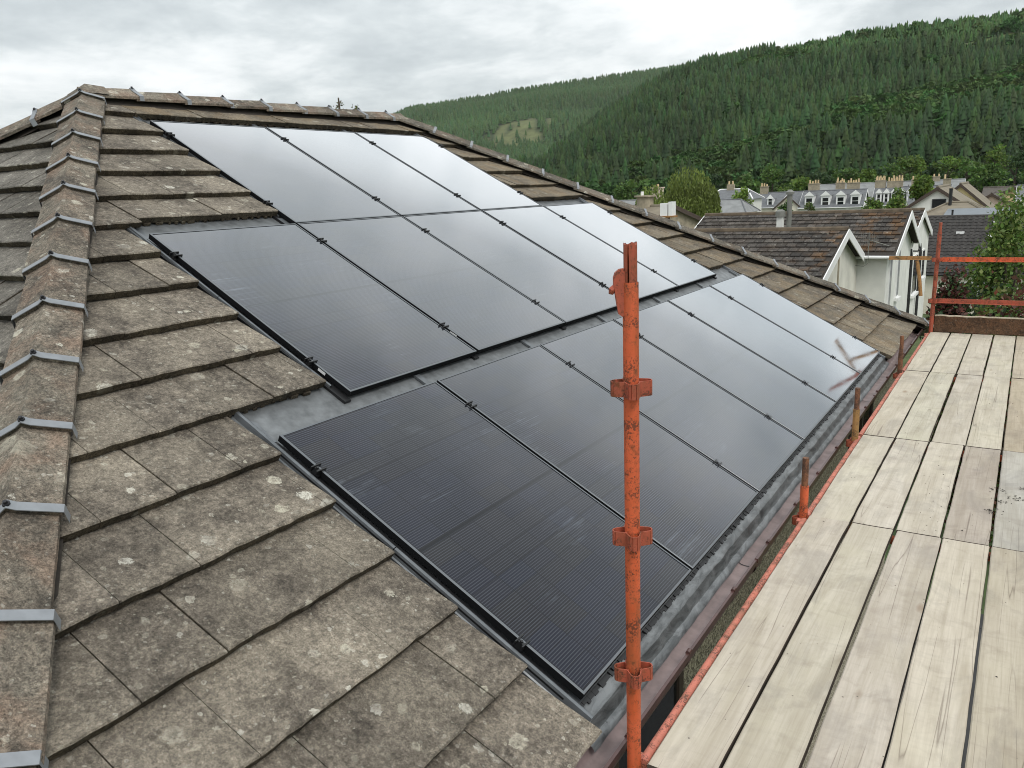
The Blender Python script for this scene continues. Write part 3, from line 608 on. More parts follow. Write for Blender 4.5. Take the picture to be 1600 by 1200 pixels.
# ridge and hip tiles with their metal clips
def ridge_run(p0, p1, s1, s2, pitch, wing, first=0.0, name='ridge_tile', bolt=True, leg=0.050, cw=0.041, mat='hip_tile'):
    p0, p1 = Vector(p0), Vector(p1); t = (p1-p0).normalized(); L = (p1-p0).length; n = int((L-first)/pitch)+1
    s1 = (s1-t*s1.dot(t)).normalized(); s2 = (s2-t*s2.dot(t)).normalized(); up = -(s1+s2).normalized()
    for i in range(n):
        a = first+i*pitch-0.05 if i else -0.02; b = first+(i+1)*pitch
        if i == 0 and first > 0.05: b = first+pitch
        b = min(b, L+0.05)
        if b-a < 0.1: continue
        mb = MB(); c = lambda q, o: [p0+t*q+up*o+s*w+up*d for s, w, d in ()]
        jx = rt.uniform(-0.006, 0.006); jw = rt.uniform(-0.006, 0.006)
        def sect(q, lift, w):
            base = p0+t*q+up*lift+(s1-s2)*jx*0.5
            return [base+s2*(w+jw)-up*0.020, base+s2*(w+jw), base+s2*0.03-up*-0.004, base+up*0.012, base+s1*0.03+up*0.004, base+s1*(w-jw), base+s1*(w-jw)-up*0.020, base-up*0.012]
        ns = 6; rows = []
        for q in range(ns+1):
            f = q/ns; l = 0.004+0.020*f; ww = wing*(0.965+0.06*f)
            rr = sect(a+(b-a)*f, l, ww)
            rows.append([p+up*rt.uniform(-0.0012, 0.0012)+s1*rt.uniform(-0.0012, 0.0012) for p in rr])
        vs_ = [p for r_ in rows for p in r_]; m = 8
        fs = [(i_*m+j, i_*m+(j+1) % m, (i_+1)*m+(j+1) % m, (i_+1)*m+j) for i_ in range(ns) for j in range(m)]
        fs += [tuple(range(m-1, -1, -1)), tuple(range(ns*m, (ns+1)*m))]
        mb.add(vs_, fs)
        o = hpart(mb.build(name, M[mat], smooth=True))
        if i < n-1 or b < L-0.05:
            cb = MB(); q0, q1 = b-cw+0.012, b+0.012
            def cs(q, lift):
                base = p0+t*q+up*lift; w = wing*1.035
                return [base+s2*(w+0.006)-up*leg, base+s2*(w+0.004), base+s2*0.026+up*0.004, base+up*0.013, base+s1*0.026+up*0.004, base+s1*(w+0.004), base+s1*(w+0.006)-up*leg]
            hi0, hi1 = cs(q0, 0.030), cs(q1, 0.031); lo0, lo1 = cs(q0, 0.026), cs(q1, 0.027); n7 = 7
            fs = [(j, j+1, n7+j+1, n7+j) for j in range(6)]
            cb.add(hi0+hi1, fs); cb.add(lo0+lo1, [f[::-1] for f in fs]); cb.add(hi1+lo1, fs); cb.add(hi0+lo0, [f[::-1] for f in fs])
            if bolt:
                q = p0+t*((q0+q1)/2)+up*0.043
                cb.tube([q-up*0.004, q+up*0.003], 0.013, 8, 1); cb.tube([q+up*0.003, q+up*0.012], 0.0075, 6, 1)
            c = cb.build('ridge_clip', [M['clip'], M['bolt']]); c.parent = o
    return
S_main = RP(0, 1, 0)-RP(0, 0, 0)
S_back = Vector((-S_main.x, 0, S_main.z)); S_farend = FPm(0, 1, 0)-FPm(0, 0, 0)
tN = (HN-A).normalized(); tF = (HF-B).normalized(); tM = Vector((-tN.x, tN.y, tN.z))
perp = lambda t, nrm, sgn: (t.cross(nrm)*sgn).normalized()
nM = RP(0, 0, 1)-RP(0, 0, 0)
ridge_run(A-Vector((0, 0.02, 0.04)), B-Vector((0, 0, 0.04)), S_main*0.95+Vector((0.05, 0, 0)), S_back*0.95-Vector((0.05, 0, 0)), 0.447, 0.125, 0.0, leg=0.035)
s1 = perp(tN, nM, 1); s1 = s1 if s1.y > 0 else -s1
s2 = perp(tN, ne, 1); s2 = s2 if s2.x < 0 else -s2
ridge_run(A-Vector((0, 0, 0.035)), A+tN*6.95-Vector((0, 0, 0.035)), s1, s2, 0.4605, 0.155, -0.27)
nF = FPm(0, 0, 1)-FPm(0, 0, 0)
s1 = perp(tF, nM, 1); s1 = s1 if s1.y < 0 else -s1
s2 = perp(tF, nF, 1); s2 = s2 if s2.x < 0 else -s2
ridge_run(B-Vector((0, 0, 0.035)), HF-Vector((0, 0, 0.035))+tF*0.05, s1, s2, 0.452, 0.165, 0.0, bolt=False, leg=0.02, cw=0.030, mat='hip_dark')
nB = Vector((-nM.x, 0, nM.z))
s1 = perp(tM, nB, 1); s1 = s1 if s1.y > 0 else -s1
s2 = perp(tM, ne, 1); s2 = s2 if s2.x > 0 else -s2
ridge_run(A-Vector((0, 0, 0.055)), A+tM*3.0-Vector((0, 0, 0.055)), s1, s2, 0.4605, 0.165, -0.05)
bed_left = (s1.copy(), s2.copy())
# block that closes the joint of ridge and hips
cap = MB(); c0 = A+Vector((0, 0.02, -0.012))
cap.add([c0+Vector((0, 0, 0.016)), c0+tN*0.16+Vector((0, 0, 0.0)), c0+tM*0.16+Vector((0, 0, 0.0)), c0+Vector((0.12, 0.12, -0.065)), c0+Vector((-0.12, 0.12, -0.065)), c0+Vector((0, 0.16, 0.006))],
        [(0, 2, 1), (0, 1, 3), (0, 3, 5), (0, 5, 4), (0, 4, 2)])
hpart(cap.build('ridge_end_cap', M['hip_tile']))
# mortar bedding below hips and ridge
mo = MB()
def bed(p0, p1, s1_, s2_, w):
    t = (p1-p0).normalized(); up = -((s1_-t*s1_.dot(t)).normalized()+(s2_-t*s2_.dot(t)).normalized()).normalized()
    mo.prism([p0+s1_*w-up*0.05, p0-up*0.012, p0+s2_*w-up*0.05, p0-up*0.14], p1-p0)
bed(A-Vector((0, 0, 0.06)), A+tM*2.9-Vector((0, 0, 0.06)), bed_left[0], bed_left[1], 0.14)
bed(A-Vector((0, 0, 0.05)), B-Vector((0, 0, 0.05)), S_main, S_back, 0.115)
s1 = perp(tN, nM, 1); s1 = s1 if s1.y > 0 else -s1; s2 = perp(tN, ne, 1); s2 = s2 if s2.x < 0 else -s2
bed(A-Vector((0, 0, 0.045)), A+tN*6.9-Vector((0, 0, 0.045)), s1, s2, 0.14)
s1 = perp(tF, nM, 1); s1 = s1 if s1.y < 0 else -s1; s2 = perp(tF, nF, 1); s2 = s2 if s2.x < 0 else -s2
bed(B-Vector((0, 0, 0.045)), HF-Vector((0, 0, 0.045)), s1, s2, 0.135)
hpart(mo.build('mortar_bedding', M['mortar']))

# trays, flashings
VT, VM, VB = 0.0, PH+0.0128, 2*PH+0.0128+0.1228; VE = VB+PH; OB = -0.5763
def tray(u0, u1, v0, v1, h):
    t = MB(); rt2 = random.Random(int(u0*100)+int(v0*77))
    nu_ = max(2, int((u1-u0)/0.03)); rows = []
    for i in range(7):
        v = v0+(v1-v0)*i/6
        rows.append([RP(u0+(u1-u0)*j/nu_, v, h+rt2.uniform(-0.0011, 0.0011)) for j in range(nu_+1)])
    t.grid([r_ for r_ in rows]); o = t.build('mounting_tray', M['tray'], smooth=True); return hpart(o)
tray(1.155, 4.66, -0.22, 0.05, -0.060); tray(-0.045, 5.82, 1.50, VM+0.05, -0.058); tray(-0.64, 6.40, 3.30, VB+0.05, -0.056)
for q in ((1.155, 4.66, 0.05, VM-0.01), (-0.045, 5.82, VM+0.05, VB-0.12), (-0.64, 6.40, VB+0.05, VE+0.01)):
    hpart(MB().add([RP(q[0], q[2], -0.064), RP(q[0], q[3], -0.064), RP(q[1], q[3], -0.064), RP(q[1], q[2], -0.064)], [(0, 1, 2, 3)]).build('gap_shade_sheet', M['black']))  # black sheet in place of tray paints shade into the panel gaps
for u0, nP, v in ((PP, 3, VT), (0, 5, VM), (OB, 6, VB)):      # tray ribs under the panel joints
    for i in range(nP+1):
        uu = u0+i*PP-0.012
        hpart(MB().box((uu-0.022, v+0.001, -0.058), (uu+0.022, v+PH-0.05 if v == VB else v+PH+0.02, -0.040), 0, RP).build('tray_rib', M['black']))  # rib blackened below the panels, shade painted into the joints
        hpart(MB().box((uu-0.020, v-0.15, -0.052), (uu+0.020, v-0.002, -0.038), 0, RP).build('tray_rib', M['flash']))
def side_flash(u_tile, u_panel, v0, v1):
    """upstand channel between tile edge and panel: gutter groove, rolled ridge, flat"""
    s = 1 if u_panel > u_tile else -1; w = abs(u_panel-u_tile); k = MB()
    prof = [(-0.03, -0.075), (0.004, -0.074), (0.012*1, -0.072), (w*0.46, -0.060), (w*0.58, -0.030), (w*0.74, -0.027), (w*0.86, -0.032), (w*0.92, -0.056), (w+0.06, -0.057)]
    rows = [[RP(u_tile+s*p[0], v0+(v1-v0)*i/8, p[1]) for p in prof] for i in range(9)]
    if s < 0: rows = [r_[::-1] for r_ in rows]
    k.grid(rows); o = hpart(k.build('side_flashing', M['flash'])); return o
def side_flash_len(ut, up_, v0, v1):
    n = max(1, round((v1-v0)/0.9)); L = (v1-v0)/n
    for i in range(n): side_flash(ut, up_, v0+i*L, v0+(i+1)*L-0.004)
side_flash_len(1.15, PP, -0.20, 1.56)
side_flash_len(-0.05, 0.0, 1.50, 3.34)
side_flash_len(-0.645, OB, 3.32, 5.36)
side_flash_len(4.665, 4*PP, -0.20, 1.56); side_flash_len(5.825, 5*PP, 1.50, 3.34); side_flash_len(6.405, OB+6*PP, 3.32, 5.36)
# lead-look apron dressed over the eaves into the gutter
ap = MB(); rA = random.Random(5)
prof = [(VE-0.03, -0.060), (VE+0.012, -0.059), (VE+0.018, -0.050), (VE+0.040, -0.048), (VE+0.062, -0.049), (VE+0.070, -0.053), (VE+0.086, -0.066), (VE+0.104, -0.077), (VE+0.110, -0.079), (VE+0.126, -0.080), (VE+0.142, -0.086), (VE+0.148, -0.094)]
us = np.arange(-0.66, 6.43, 0.022); wob = np.interp(us, np.arange(-1, 7, 0.13), [rA.uniform(-1, 1) for _ in np.arange(-1, 7, 0.13)]); wob2 = np.interp(us, np.arange(-1, 7, 0.055), [rA.uniform(-1, 1) for _ in np.arange(-1, 7, 0.055)])
rows = []
for i, u in enumerate(us):
    row = []
    for j, (v, hh) in enumerate(prof):
        k = 0 if j < 2 else 1
        row.append(RP(u, v+k*0.0028*wob[i]*(0.5 if j > 8 else 1)+k*0.002*wob2[i], hh+k*0.0018*wob2[i]*(1.9 if 4 < j < 9 else 0.5)+k*0.0012*wob[i]))
    rows.append(row)
ap.grid([r_[::-1] for r_ in rows]); npf = len(prof)-1
ap.m = [1 if 4 < npf-1-(q % npf) < 8 else 0 for q in range(len(ap.f))]
hpart(ap.build('eaves_apron', [M['lead'], M['lead_dark']], smooth=True))
# ragged black comb strip standing in for the shadow gap below the panels
cm = MB(); u = -0.6
while u < 6.38:
    w = rA.uniform(0.012, 0.03); cm.box((u, VE+0.004, -0.058), (u+w, VE+rA.uniform(0.016, 0.032), -0.044+rA.uniform(-0.003, 0.003)), 0, RP); u += w+rA.choice((0.0005, 0.0005, 0.0005, 0.008))
o = hpart(cm.build('comb_shade_strip', M['black'])); o['kind'] = 'stuff'

# walls, fascia, gutter of the house
EZ = -2.60
wl = MB(); X0, X1, Y0, Y1 = 2*A.x-4.58, 4.58, -2.65, 8.62
wl.box((X0, Y0, GZ-0.2), (X1, Y1, EZ-0.12)); hpart(wl.build('wall', M['harl']))
fs = MB(); fs.box((4.655, -2.95, EZ-0.20), (4.675, 8.75, EZ-0.005)); fs.box((4.575, -2.95, EZ-0.20), (4.655, 8.75, EZ-0.185)); hpart(fs.build('fascia', M['brown_trim']))
gt = MB(); gr, gx, gz, gy0, gy1 = 0.056, 4.766, EZ-0.022, -2.95, 8.95
def garc(y, rr):
    k = rr-gr; w = 0.056+k
    return [Vector((gx+px*w, y, gz-pz-k)) for px, pz in ((-1, -k), (-1, 0.02), (-0.96, 0.045), (-0.8, 0.062), (-0.55, 0.070), (-0.2, 0.073), (0.2, 0.073), (0.55, 0.070), (0.8, 0.062), (0.95, 0.048), (1, 0.03), (1, 0.015), (1, 0.008), (1, 0.003), (1, -k))]
ny = 30; rin = [garc(gy0+(gy1-gy0)*j/ny, gr) for j in range(ny+1)]; rout = [garc(gy0+(gy1-gy0)*j/ny, gr+0.004) for j in range(ny+1)]
gt.grid([r_[::-1] for r_ in rin], 1); gt.grid(rout, 0)
gt.box((gx+gr-0.002, gy0, gz-0.024), (gx+gr+0.011, gy1, gz+0.003), 0)
og = hpart(gt.build('gutter', [M['gutter'], M['gutter_in']], smooth=True))
for y in np.arange(-0.55, 8.9, 0.62):
    gb = MB(); ins = garc(y-0.012, gr+0.006); outs = garc(y+0.012, gr+0.006); gb.grid([ins, outs])
    gb.tube([Vector((gx+gr+0.004, y-0.014, gz+0.004)), Vector((gx+gr+0.004, y+0.014, gz+0.004))], 0.011, 8)
    c = gb.build('gutter_bracket', M['gutter']); c.parent = og
for y in (1.12, 4.9):      # union joints with a black seal
    gb = MB(); gb.grid([garc(y-0.06, gr+0.009), garc(y+0.06, gr+0.009)]); gb.grid([[p+Vector((0, 0, 0.0)) for p in garc(y-0.004, gr-0.002)[::-1]], garc(y+0.004, gr-0.002)[::-1]], 1)
    gb.box((gx+gr-0.002, y-0.05, gz-0.016), (gx+gr+0.016, y+0.05, gz+0.008), 0)
    c = gb.build('gutter_union', [M['gutter'], M['black']]); c.parent = og
for (a, b) in ((-1.0, 0.62), (5.15, 6.5)):
    wn = MB(); wn.box((4.56, a, -4.2), (4.585, b, -2.86)); f = hpart(wn.build('window', M['pane']))
    fr = MB()
    for yy in (a, (a+b)/2-0.03, b-0.06): fr.box((4.582, yy, -4.2), (4.60, yy+0.06, -2.86))
    fr.box((4.583, a-0.01, -2.90), (4.605, b+0.01, -2.84)); c = fr.build('window_frame', M['brown_trim']); c.parent = f

# ------------------------------------------------------------------ solar panels
def roof_matrix(u, v, h=0.0):      # local x down the slope, y along the eaves, z out of the roof
    m = Matrix.Identity(4)
    for i, a in enumerate((RP(0, 1)-RP(0, 0), RP(1, 0)-RP(0, 0), RP(0, 0, 1)-RP(0, 0, 0))):
        for j in range(3): m[j][i] = a[j]
    m.translation = RP(u, v, h); return m
def swap(mb):                      # meshes below are written (along, down, out)
    mb.v = [(p[1], p[0], p[2]) for p in mb.v]; mb.f = [f[::-1] for f in mb.f]; return mb
fr = MB(); T = 0.033; e = 0.011
# frame as a ring: outer sides, bevelled rim, inner lip
O = [(0, 0), (PW, 0), (PW, PH), (0, PH)]; I = [(e, e), (PW-e, e), (PW-e, PH-e), (e, PH-e)]; Bv = 0.0015
O2 = [(Bv, Bv), (PW-Bv, Bv), (PW-Bv, PH-Bv), (Bv, PH-Bv)]
v_ = [(x, y, -T) for x, y in O]+[(x, y, -Bv) for x, y in O]+[(x, y, 0) for x, y in O2]+[(x, y, 0) for x, y in I]+[(x, y, -0.004) for x, y in I]
f_ = []; mi = []
for q in range(4):
    j = (q+1) % 4
    for l in range(4): f_.append((l*4+q, (l+1)*4+q, (l+1)*4+j, l*4+j)); mi.append(1 if l in (1, 2) else 0)
fr.v = v_; fr.f = f_; fr.m = mi
FR = swap(fr).mesh('frame', [M['frame'], M['rim']])
GL = swap(MB().add([(e-0.001, e-0.001, -0.0025), (e-0.001, PH-e+0.001, -0.0025), (PW-e+0.001, PH-e+0.001, -0.0025), (PW-e+0.001, e-0.001, -0.0025)], [(0, 1, 2, 3)])).mesh('glass', M['glass'])
cl_ = MB()
for dy in (-0.017, 0.017):
    cl_.box((-0.032, dy-0.003, -0.012), (0.026, dy+0.003, 0.010))
cl_.box((-0.016, -0.020, -0.035), (-0.002, 0.020, 0.004)); cl_.tube([(-0.010, 0, 0.0), (-0.010, 0, 0.012)], 0.006, 8)
CLM = swap(cl_).mesh('clamp', M['black'])
STK = swap(MB().add([(-0.0012, 0, -0.022), (-0.0012, 0.055, -0.022), (-0.0012, 0.055, -0.006), (-0.0012, 0, -0.006)], [(0, 1, 2, 3)])).mesh('sticker', M['sticker'])
ordn = ['first', 'second', 'third', 'fourth', 'fifth', 'sixth']
def pspots(): return [('top', PP, VT, 3), ('middle', 0.0, VM, 5), ('bottom', OB, VB, 6)]
for row, u0, v, n in pspots():
    for i in range(n):
        o = empty('solar_panel'); o.matrix_world = roof_matrix(u0+i*PP+0.01, v, rt.uniform(-0.0015, 0.0015)) @ Matrix.Rotation(rt.uniform(-0.0012, 0.0012), 4, 'Y')
        where = 'leftmost' if i == 0 else ('rightmost, beside the far hip' if i == n-1 else ordn[i]+' from the left')
        extra = {('bottom', 0): ', nearest and darkest of all', ('top', 0): ', with a pale smear near its lower edge', ('bottom', 5): ', mirroring a pole'}.get((row, i), '')
        tag(o, f'black solar panel in the {row} row, {where}{extra}', 'solar panel', 'solar panels on the roof')
        link(bpy.data.objects.new('frame', FR), o); link(bpy.data.objects.new('glass', GL), o)
        for y in (0.26, PH-0.30):
            inst('clamp', CLM, o, (y, 0, 0))
            if i == n-1: inst('clamp', CLM, o, (y, PW, 0), (0, 0, math.pi))
        if row == 'middle' and i < 2: inst('sticker', STK, o, (PH-0.24, 0, 0))

# ------------------------------------------------------------------ scaffold
ZD = -2.588; XB, DB = 4.949, 0.230; YJ = [-0.69, 1.728, 3.503, 5.931, 8.303]
bays = ['the nearest row', 'the second row', 'the third row', 'the farthest row']
cols = ['first', 'second', 'third', 'fourth', 'fifth']
tones = {(1, 3): (0.80, 0.77, 0.78), (1, 4): (0.84, 0.87, 0.92), (2, 4): (0.82, 0.77, 0.70), (3, 4): (0.88, 0.84, 0.78), (0, 4): (0.88, 0.86, 0.82), (2, 3): (1.0, 1.0, 0.97), (2, 1): (0.96, 0.98, 0.95)}
rb = random.Random(11)
for k in range(4):
    for c in range(5):
        L = YJ[k+1]-YJ[k]-rb.uniform(0.008, 0.018); w = 0.2165; mb = MB()
        # board with eased edges, slight cup and a worn outline
        ny = 14; wob = [rb.uniform(-0.0018, 0.0018) for _ in range(ny+1)]; hb = rb.uniform(-0.002, 0.002); tw = rb.uniform(-0.003, 0.003)
        rows = []
        for j in range(ny+1):
            y = L*j/ny; e2 = 0.004 if j in (0, ny) else 0; zz = hb+tw*(j/ny-0.5)
            rows.append([(-w/2+wob[j], y, -0.038), (-w/2+wob[j], y, -0.005+zz-e2), (-w/2+0.005+wob[j], y, zz-e2), (-w/4, y, zz-0.0008-e2), (0, y, zz-0.0012-e2), (w/4, y, zz-0.0008-e2), (w/2-0.005-wob[j], y, zz-e2), (w/2-wob[j], y, -0.005+zz-e2), (w/2-wob[j], y, -0.038)])
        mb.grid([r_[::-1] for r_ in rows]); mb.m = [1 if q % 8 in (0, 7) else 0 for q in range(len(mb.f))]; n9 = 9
        mb.add([rows[0][q] for q in range(9)], [tuple(range(9))], 1); mb.add([rows[ny][q] for q in range(9)], [tuple(range(8, -1, -1))], 1)
        mb.add([rows[0][0], rows[0][8], rows[ny][8], rows[ny][0]], [(0, 3, 2, 1)])
        o = mb.build('scaffold_board', [M['wood'], M['board_side']], smooth=True)
        dx = {(0, 2): 0.008, (2, 2): 0.006, (2, 1): -0.003}.get((k, c), 0)+rb.uniform(-0.0015, 0.0015)
        o.location = (XB+DB*c+0.115+dx, YJ[k]+0.004, ZD); o.rotation_euler = (0, 0, rb.uniform(-0.0012, 0.0012))
        tn = tones.get((k, c), None) or (lambda q: (q, q*rb.uniform(0.985, 1.005), q*rb.uniform(0.96, 1.01)))(rb.uniform(0.95, 1.04)); o.color = (*tn, 1)
        look = {(1, 3): 'grey-brown paint-spattered', (1, 4): 'bluish-grey debris-strewn'}.get((k, c), 'pale weathered')
        tag(o, f'{look} scaffold board in {bays[k]}, {cols[c]} out from the roof edge', 'board', 'boards of the scaffold deck')
def thing_mesh(name, mb, mats, label, cat, group=None, smooth=True): return tag(mb.build(name, mats, smooth=smooth), label, cat, group)
def base_empty(name, loc, label, cat, group=None):
    return tag(empty(name, loc), label, cat, group)
def v_pressing(n=4):
    """rosette of folded V strips welded round a standard"""
    mb = MB()
    for q in range(n):
        a = q*math.pi/2-1.02; ca, sa = math.cos(a), math.sin(a)
        def P(r_, t_, z): return (r_*ca-t_*sa, r_*sa+t_*ca, z)
        path = [(0.018, -0.023), (0.054, -0.013), (0.0605, -0.006), (0.0605, 0.006), (0.054, 0.013), (0.018, 0.023)]; th = 0.0035
        for i in range(5):
            (r0, t0), (r1, t1) = path[i], path[i+1]
            d = Vector((r1-r0, t1-t0)); nn_ = Vector((d.y, -d.x)).normalized()*th
            mb.hexa([P(r0, t0, -0.024), P(r1, t1, -0.024), P(r1+nn_.x, t1+nn_.y, -0.024), P(r0+nn_.x, t0+nn_.y, -0.024), P(r0, t0, 0.024), P(r1, t1, 0.024), P(r1+nn_.x, t1+nn_.y, 0.024), P(r0+nn_.x, t0+nn_.y, 0.024)])
    return mb
VPm = v_pressing().mesh('v_pressing', M['orange_dull'])
def standard(x, y, z0, z1, zs, label, mat='orange', spig=None, spmat='rust', lean=(0, 0), split=False):
    o = base_empty('scaffold_pole', (x, y, z0), label, 'scaffold pole', 'upright scaffold poles'); H = z1-z0
    L = lambda z: Vector((lean[0]*z, lean[1]*z, z))
    mb = MB()
    n = 18; ring = [(math.cos(2*math.pi*i/n)*0.0242, math.sin(2*math.pi*i/n)*0.0242) for i in range(n)]; ri = [(a*0.86, b*0.86) for a, b in ring]
    zsn = [H*i/8 for i in range(9)]
    vs_ = [L(z)+Vector((a, b, 0)) for z in zsn for a, b in ring]; fs_ = [(i*n+k, i*n+(k+1) % n, (i+1)*n+(k+1) % n, (i+1)*n+k) for i in range(8) for k in range(n)]
    mb.add(vs_, fs_); top = [L(H)+Vector((a, b, 0)) for a, b in ring]+[L(H)+Vector((a, b, 0)) for a, b in ri]+[L(H-0.06)+Vector((a, b, 0)) for a, b in ri]
    mb.add(top, [(k, (k+1) % n, n+(k+1) % n, n+k) for k in range(n)]+[(n+k, n+(k+1) % n, 2*n+(k+1) % n, 2*n+k) for k in range(n)])
    mb.build('tube', M[mat], o, smooth=True)
    if spig:
        s = MB()
        if split:      # slotted spigot: two half shells with an open slit
            for sg in (-1, 1):
                pts = [(math.cos(t)*0.0205, math.sin(t)*0.0205) for t in np.linspace(0.16, math.pi-0.16, 9)]; inn = [(a*0.78, b*0.78) for a, b in pts[::-1]]
                ring2 = [(a, b*sg) for a, b in pts+inn]; ang = -1.50
                ring2 = [(a*math.cos(ang)-b*math.sin(ang), a*math.sin(ang)+b*math.cos(ang)) for a, b in ring2]
                z_a, z_b = H-0.05, H+spig; m_ = len(ring2)
                zt = [z_b+0.006*math.sin(i*1.3)*(1 if sg > 0 else -0.6) for i in range(m_)]
                vv = [Vector((a, b, z_a)) for a, b in ring2]+[Vector((a, b, zt[i])) for i, (a, b) in enumerate(ring2)]
                fc = [(i, (i+1) % m_, m_+(i+1) % m_, m_+i) for i in range(m_)]; fc = fc if sg > 0 else [f[::-1] for f in fc]
                s.add(vv, fc+[tuple(range(m_, 2*m_)) if sg > 0 else tuple(range(2*m_-1, m_-1, -1))])
        else: s.tube([L(H-0.02), L(H+spig)], [0.0195, 0.0185], 14)
        s.build('spigot', M[spmat], o, smooth=True)
    for z in zs: inst('v_pressing', VPm, o, L(z-z0), (0, 0, 0.0))
    return o
npole = standard(4.90, -0.667, ZD-0.9, -0.952, (-1.278, -1.773, -2.267), 'near chipped orange scaffold pole standing in front of the solar panels', spig=0.114, spmat='orange_dull', split=True)
# toggle lock hanging on the near pole's head
tg = MB()
def tl(x, y, z): return Vector((-0.030+x, y, z))
prof = [(0.002, 0.062), (-0.012, 0.060), (-0.024, 0.050), (-0.029, 0.036), (-0.029, 0.016), (-0.025, -0.012), (-0.020, -0.045), (-0.015, -0.074), (-0.004, -0.082), (0.003, -0.080), (0.004, -0.03), (0.004, 0.05)]
cdx, cdy = math.cos(0.576), math.sin(0.576)       # tongue swings out to the camera's left
def tp_(a, b, z): a -= 0.0225; return (a*cdx-b*cdy, a*cdy+b*cdx, z)
zt0 = -0.952-(ZD-0.9)
n_ = len(prof); vsx = [tp_(a, -0.011, zt0-0.02+z) for a, z in prof]+[tp_(a, 0.011, zt0-0.02+z) for a, z in prof]
tg.add(vsx, [tuple(range(n_-1, -1, -1)), tuple(range(n_, 2*n_))]+[(i, (i+1) % n_, n_+(i+1) % n_, n_+i) for i in range(n_)])
tg.tube([tp_(-0.022, 0, zt0-0.012), tp_(-0.034, 0, zt0-0.022), tp_(-0.037, 0, zt0-0.034)], [0.010, 0.011, 0.007], 10)
tg.build('locking_toggle', M['orange_dull'], npole)
for y, zt, zl, who in ((1.75, -2.249, -2.42, 'nearest'), (3.40, -2.206, -2.37, 'middle'), (5.845, -2.227, -2.40, 'farthest')):
    standard(4.913, y, ZD-0.9, zl, (ZD+0.02-0.07,), f'short rusty pole end sticking up between gutter and deck, {who} of three', mat='rust_yellow' if who == 'middle' else ('rust' if who == 'farthest' else 'orange'), spig=zt-zl)
fp = standard(4.944, 8.30, ZD-0.9, -1.36, (-1.69, -2.20), 'far orange-red scaffold pole at the end of the deck', mat='orange_dull', spig=0.12, spmat='orange_dull', lean=(0.012, 0))
# ledgers along the roof edge, one for each bay
for k, who in enumerate(('nearest', 'second', 'third', 'farthest')):
    mb = MB().tube([(4.930, YJ[k]+0.03, ZD-0.034), (4.929, (YJ[k]+YJ[k+1])/2, ZD-0.037), (4.930, YJ[k+1]-0.03, ZD-0.034)], 0.0205, 16)
    for yy in (YJ[k]+0.05, YJ[k+1]-0.05): mb.box((4.893, yy-0.02, ZD-0.07), (4.941, yy+0.02, ZD-0.022))
    thing_mesh('ledger_tube', mb, M['pink'], f'faded pink-red scaffold tube along the deck edge, {who} length', 'scaffold tube', 'tubes along the deck edge')
for k, who in enumerate(('nearest', 'second', 'third')):
    mb = MB().tube([(4.94, YJ[k+1]-0.002, ZD-0.066), (6.2, YJ[k+1]-0.002, ZD-0.066)], 0.0242, 14)
    thing_mesh('transom_tube', mb, M['orange'], f'orange cross tube in the gap under the board ends, {who} of three', 'scaffold tube', 'cross tubes under the boards')
def angle_rail(x0, x1, y, z, mat, label):
    mb = MB(); mb.box((x0, y-0.002, z-0.022), (x1, y+0.004, z+0.028)); mb.box((x0, y-0.040, z-0.026), (x1, y+0.004, z-0.0205))
    mb.box((x0-0.05, y-0.004, z-0.020), (x0+0.001, y+0.006, z+0.010))
    return thing_mesh('guard_rail', mb, M[mat], label, 'guard rail', 'end guard rails', smooth=False)
angle_rail(5.02, 6.9, 8.30, -1.685, 'orange', 'upper bright orange guard rail across the deck end')
angle_rail(5.00, 6.9, 8.30, -2.195, 'orange_dull', 'lower faded red guard rail across the deck end')
mb = MB(); mb.box((4.42, 8.302, -1.688), (4.90, 8.308, -1.648)); mb.box((4.42, 8.265, -1.693), (4.90, 8.308, -1.687))
thing_mesh('rail_stub', mb, M['rust_yellow'], 'rusty yellow-brown rail stub left of the far pole', 'guard rail', smooth=False)
thing_mesh('brace_tube', MB().tube([(4.745, 8.28, -1.70), (4.785, 8.28, -1.92), (4.815, 8.28, -2.14)], 0.0215, 14), M['rust_yellow'], 'rusty slanting tube hanging below the rail stub', 'scaffold tube')
mb = MB(); ys = 8.345
n = 24; xs = np.linspace(4.985, 6.95, n+1); rr_ = random.Random(8)
tops = [ZD+0.205+rr_.uniform(-0.004, 0.004) for _ in xs]
mb.grid([[(x, ys, ZD-0.005), (x, ys, tops[i]-0.012)] for i, x in enumerate(xs)][::-1], 0); mb.grid([[(x, ys, tops[i]-0.012), (x, ys+0.003, tops[i])] for i, x in enumerate(xs)][::-1], 1)
mb.grid([[(x, ys+0.003, tops[i]), (x, ys+0.038, tops[i])] for i, x in enumerate(xs)][::-1], 1)
mb.grid([[(x, ys+0.038, tops[i]), (x, ys+0.038, ZD-0.005)] for i, x in enumerate(xs)][::-1], 0); mb.add([(4.985, ys, ZD-0.005), (4.985, ys+0.038, ZD-0.005), (4.985, ys+0.038, ZD+0.2), (4.985, ys, ZD+0.2)], [(0, 3, 2, 1)])
thing_mesh('toe_board', mb, [M['old_wood'], M['wood_top']], 'dark brown toe board on edge across the deck end', 'toe board', smooth=False)
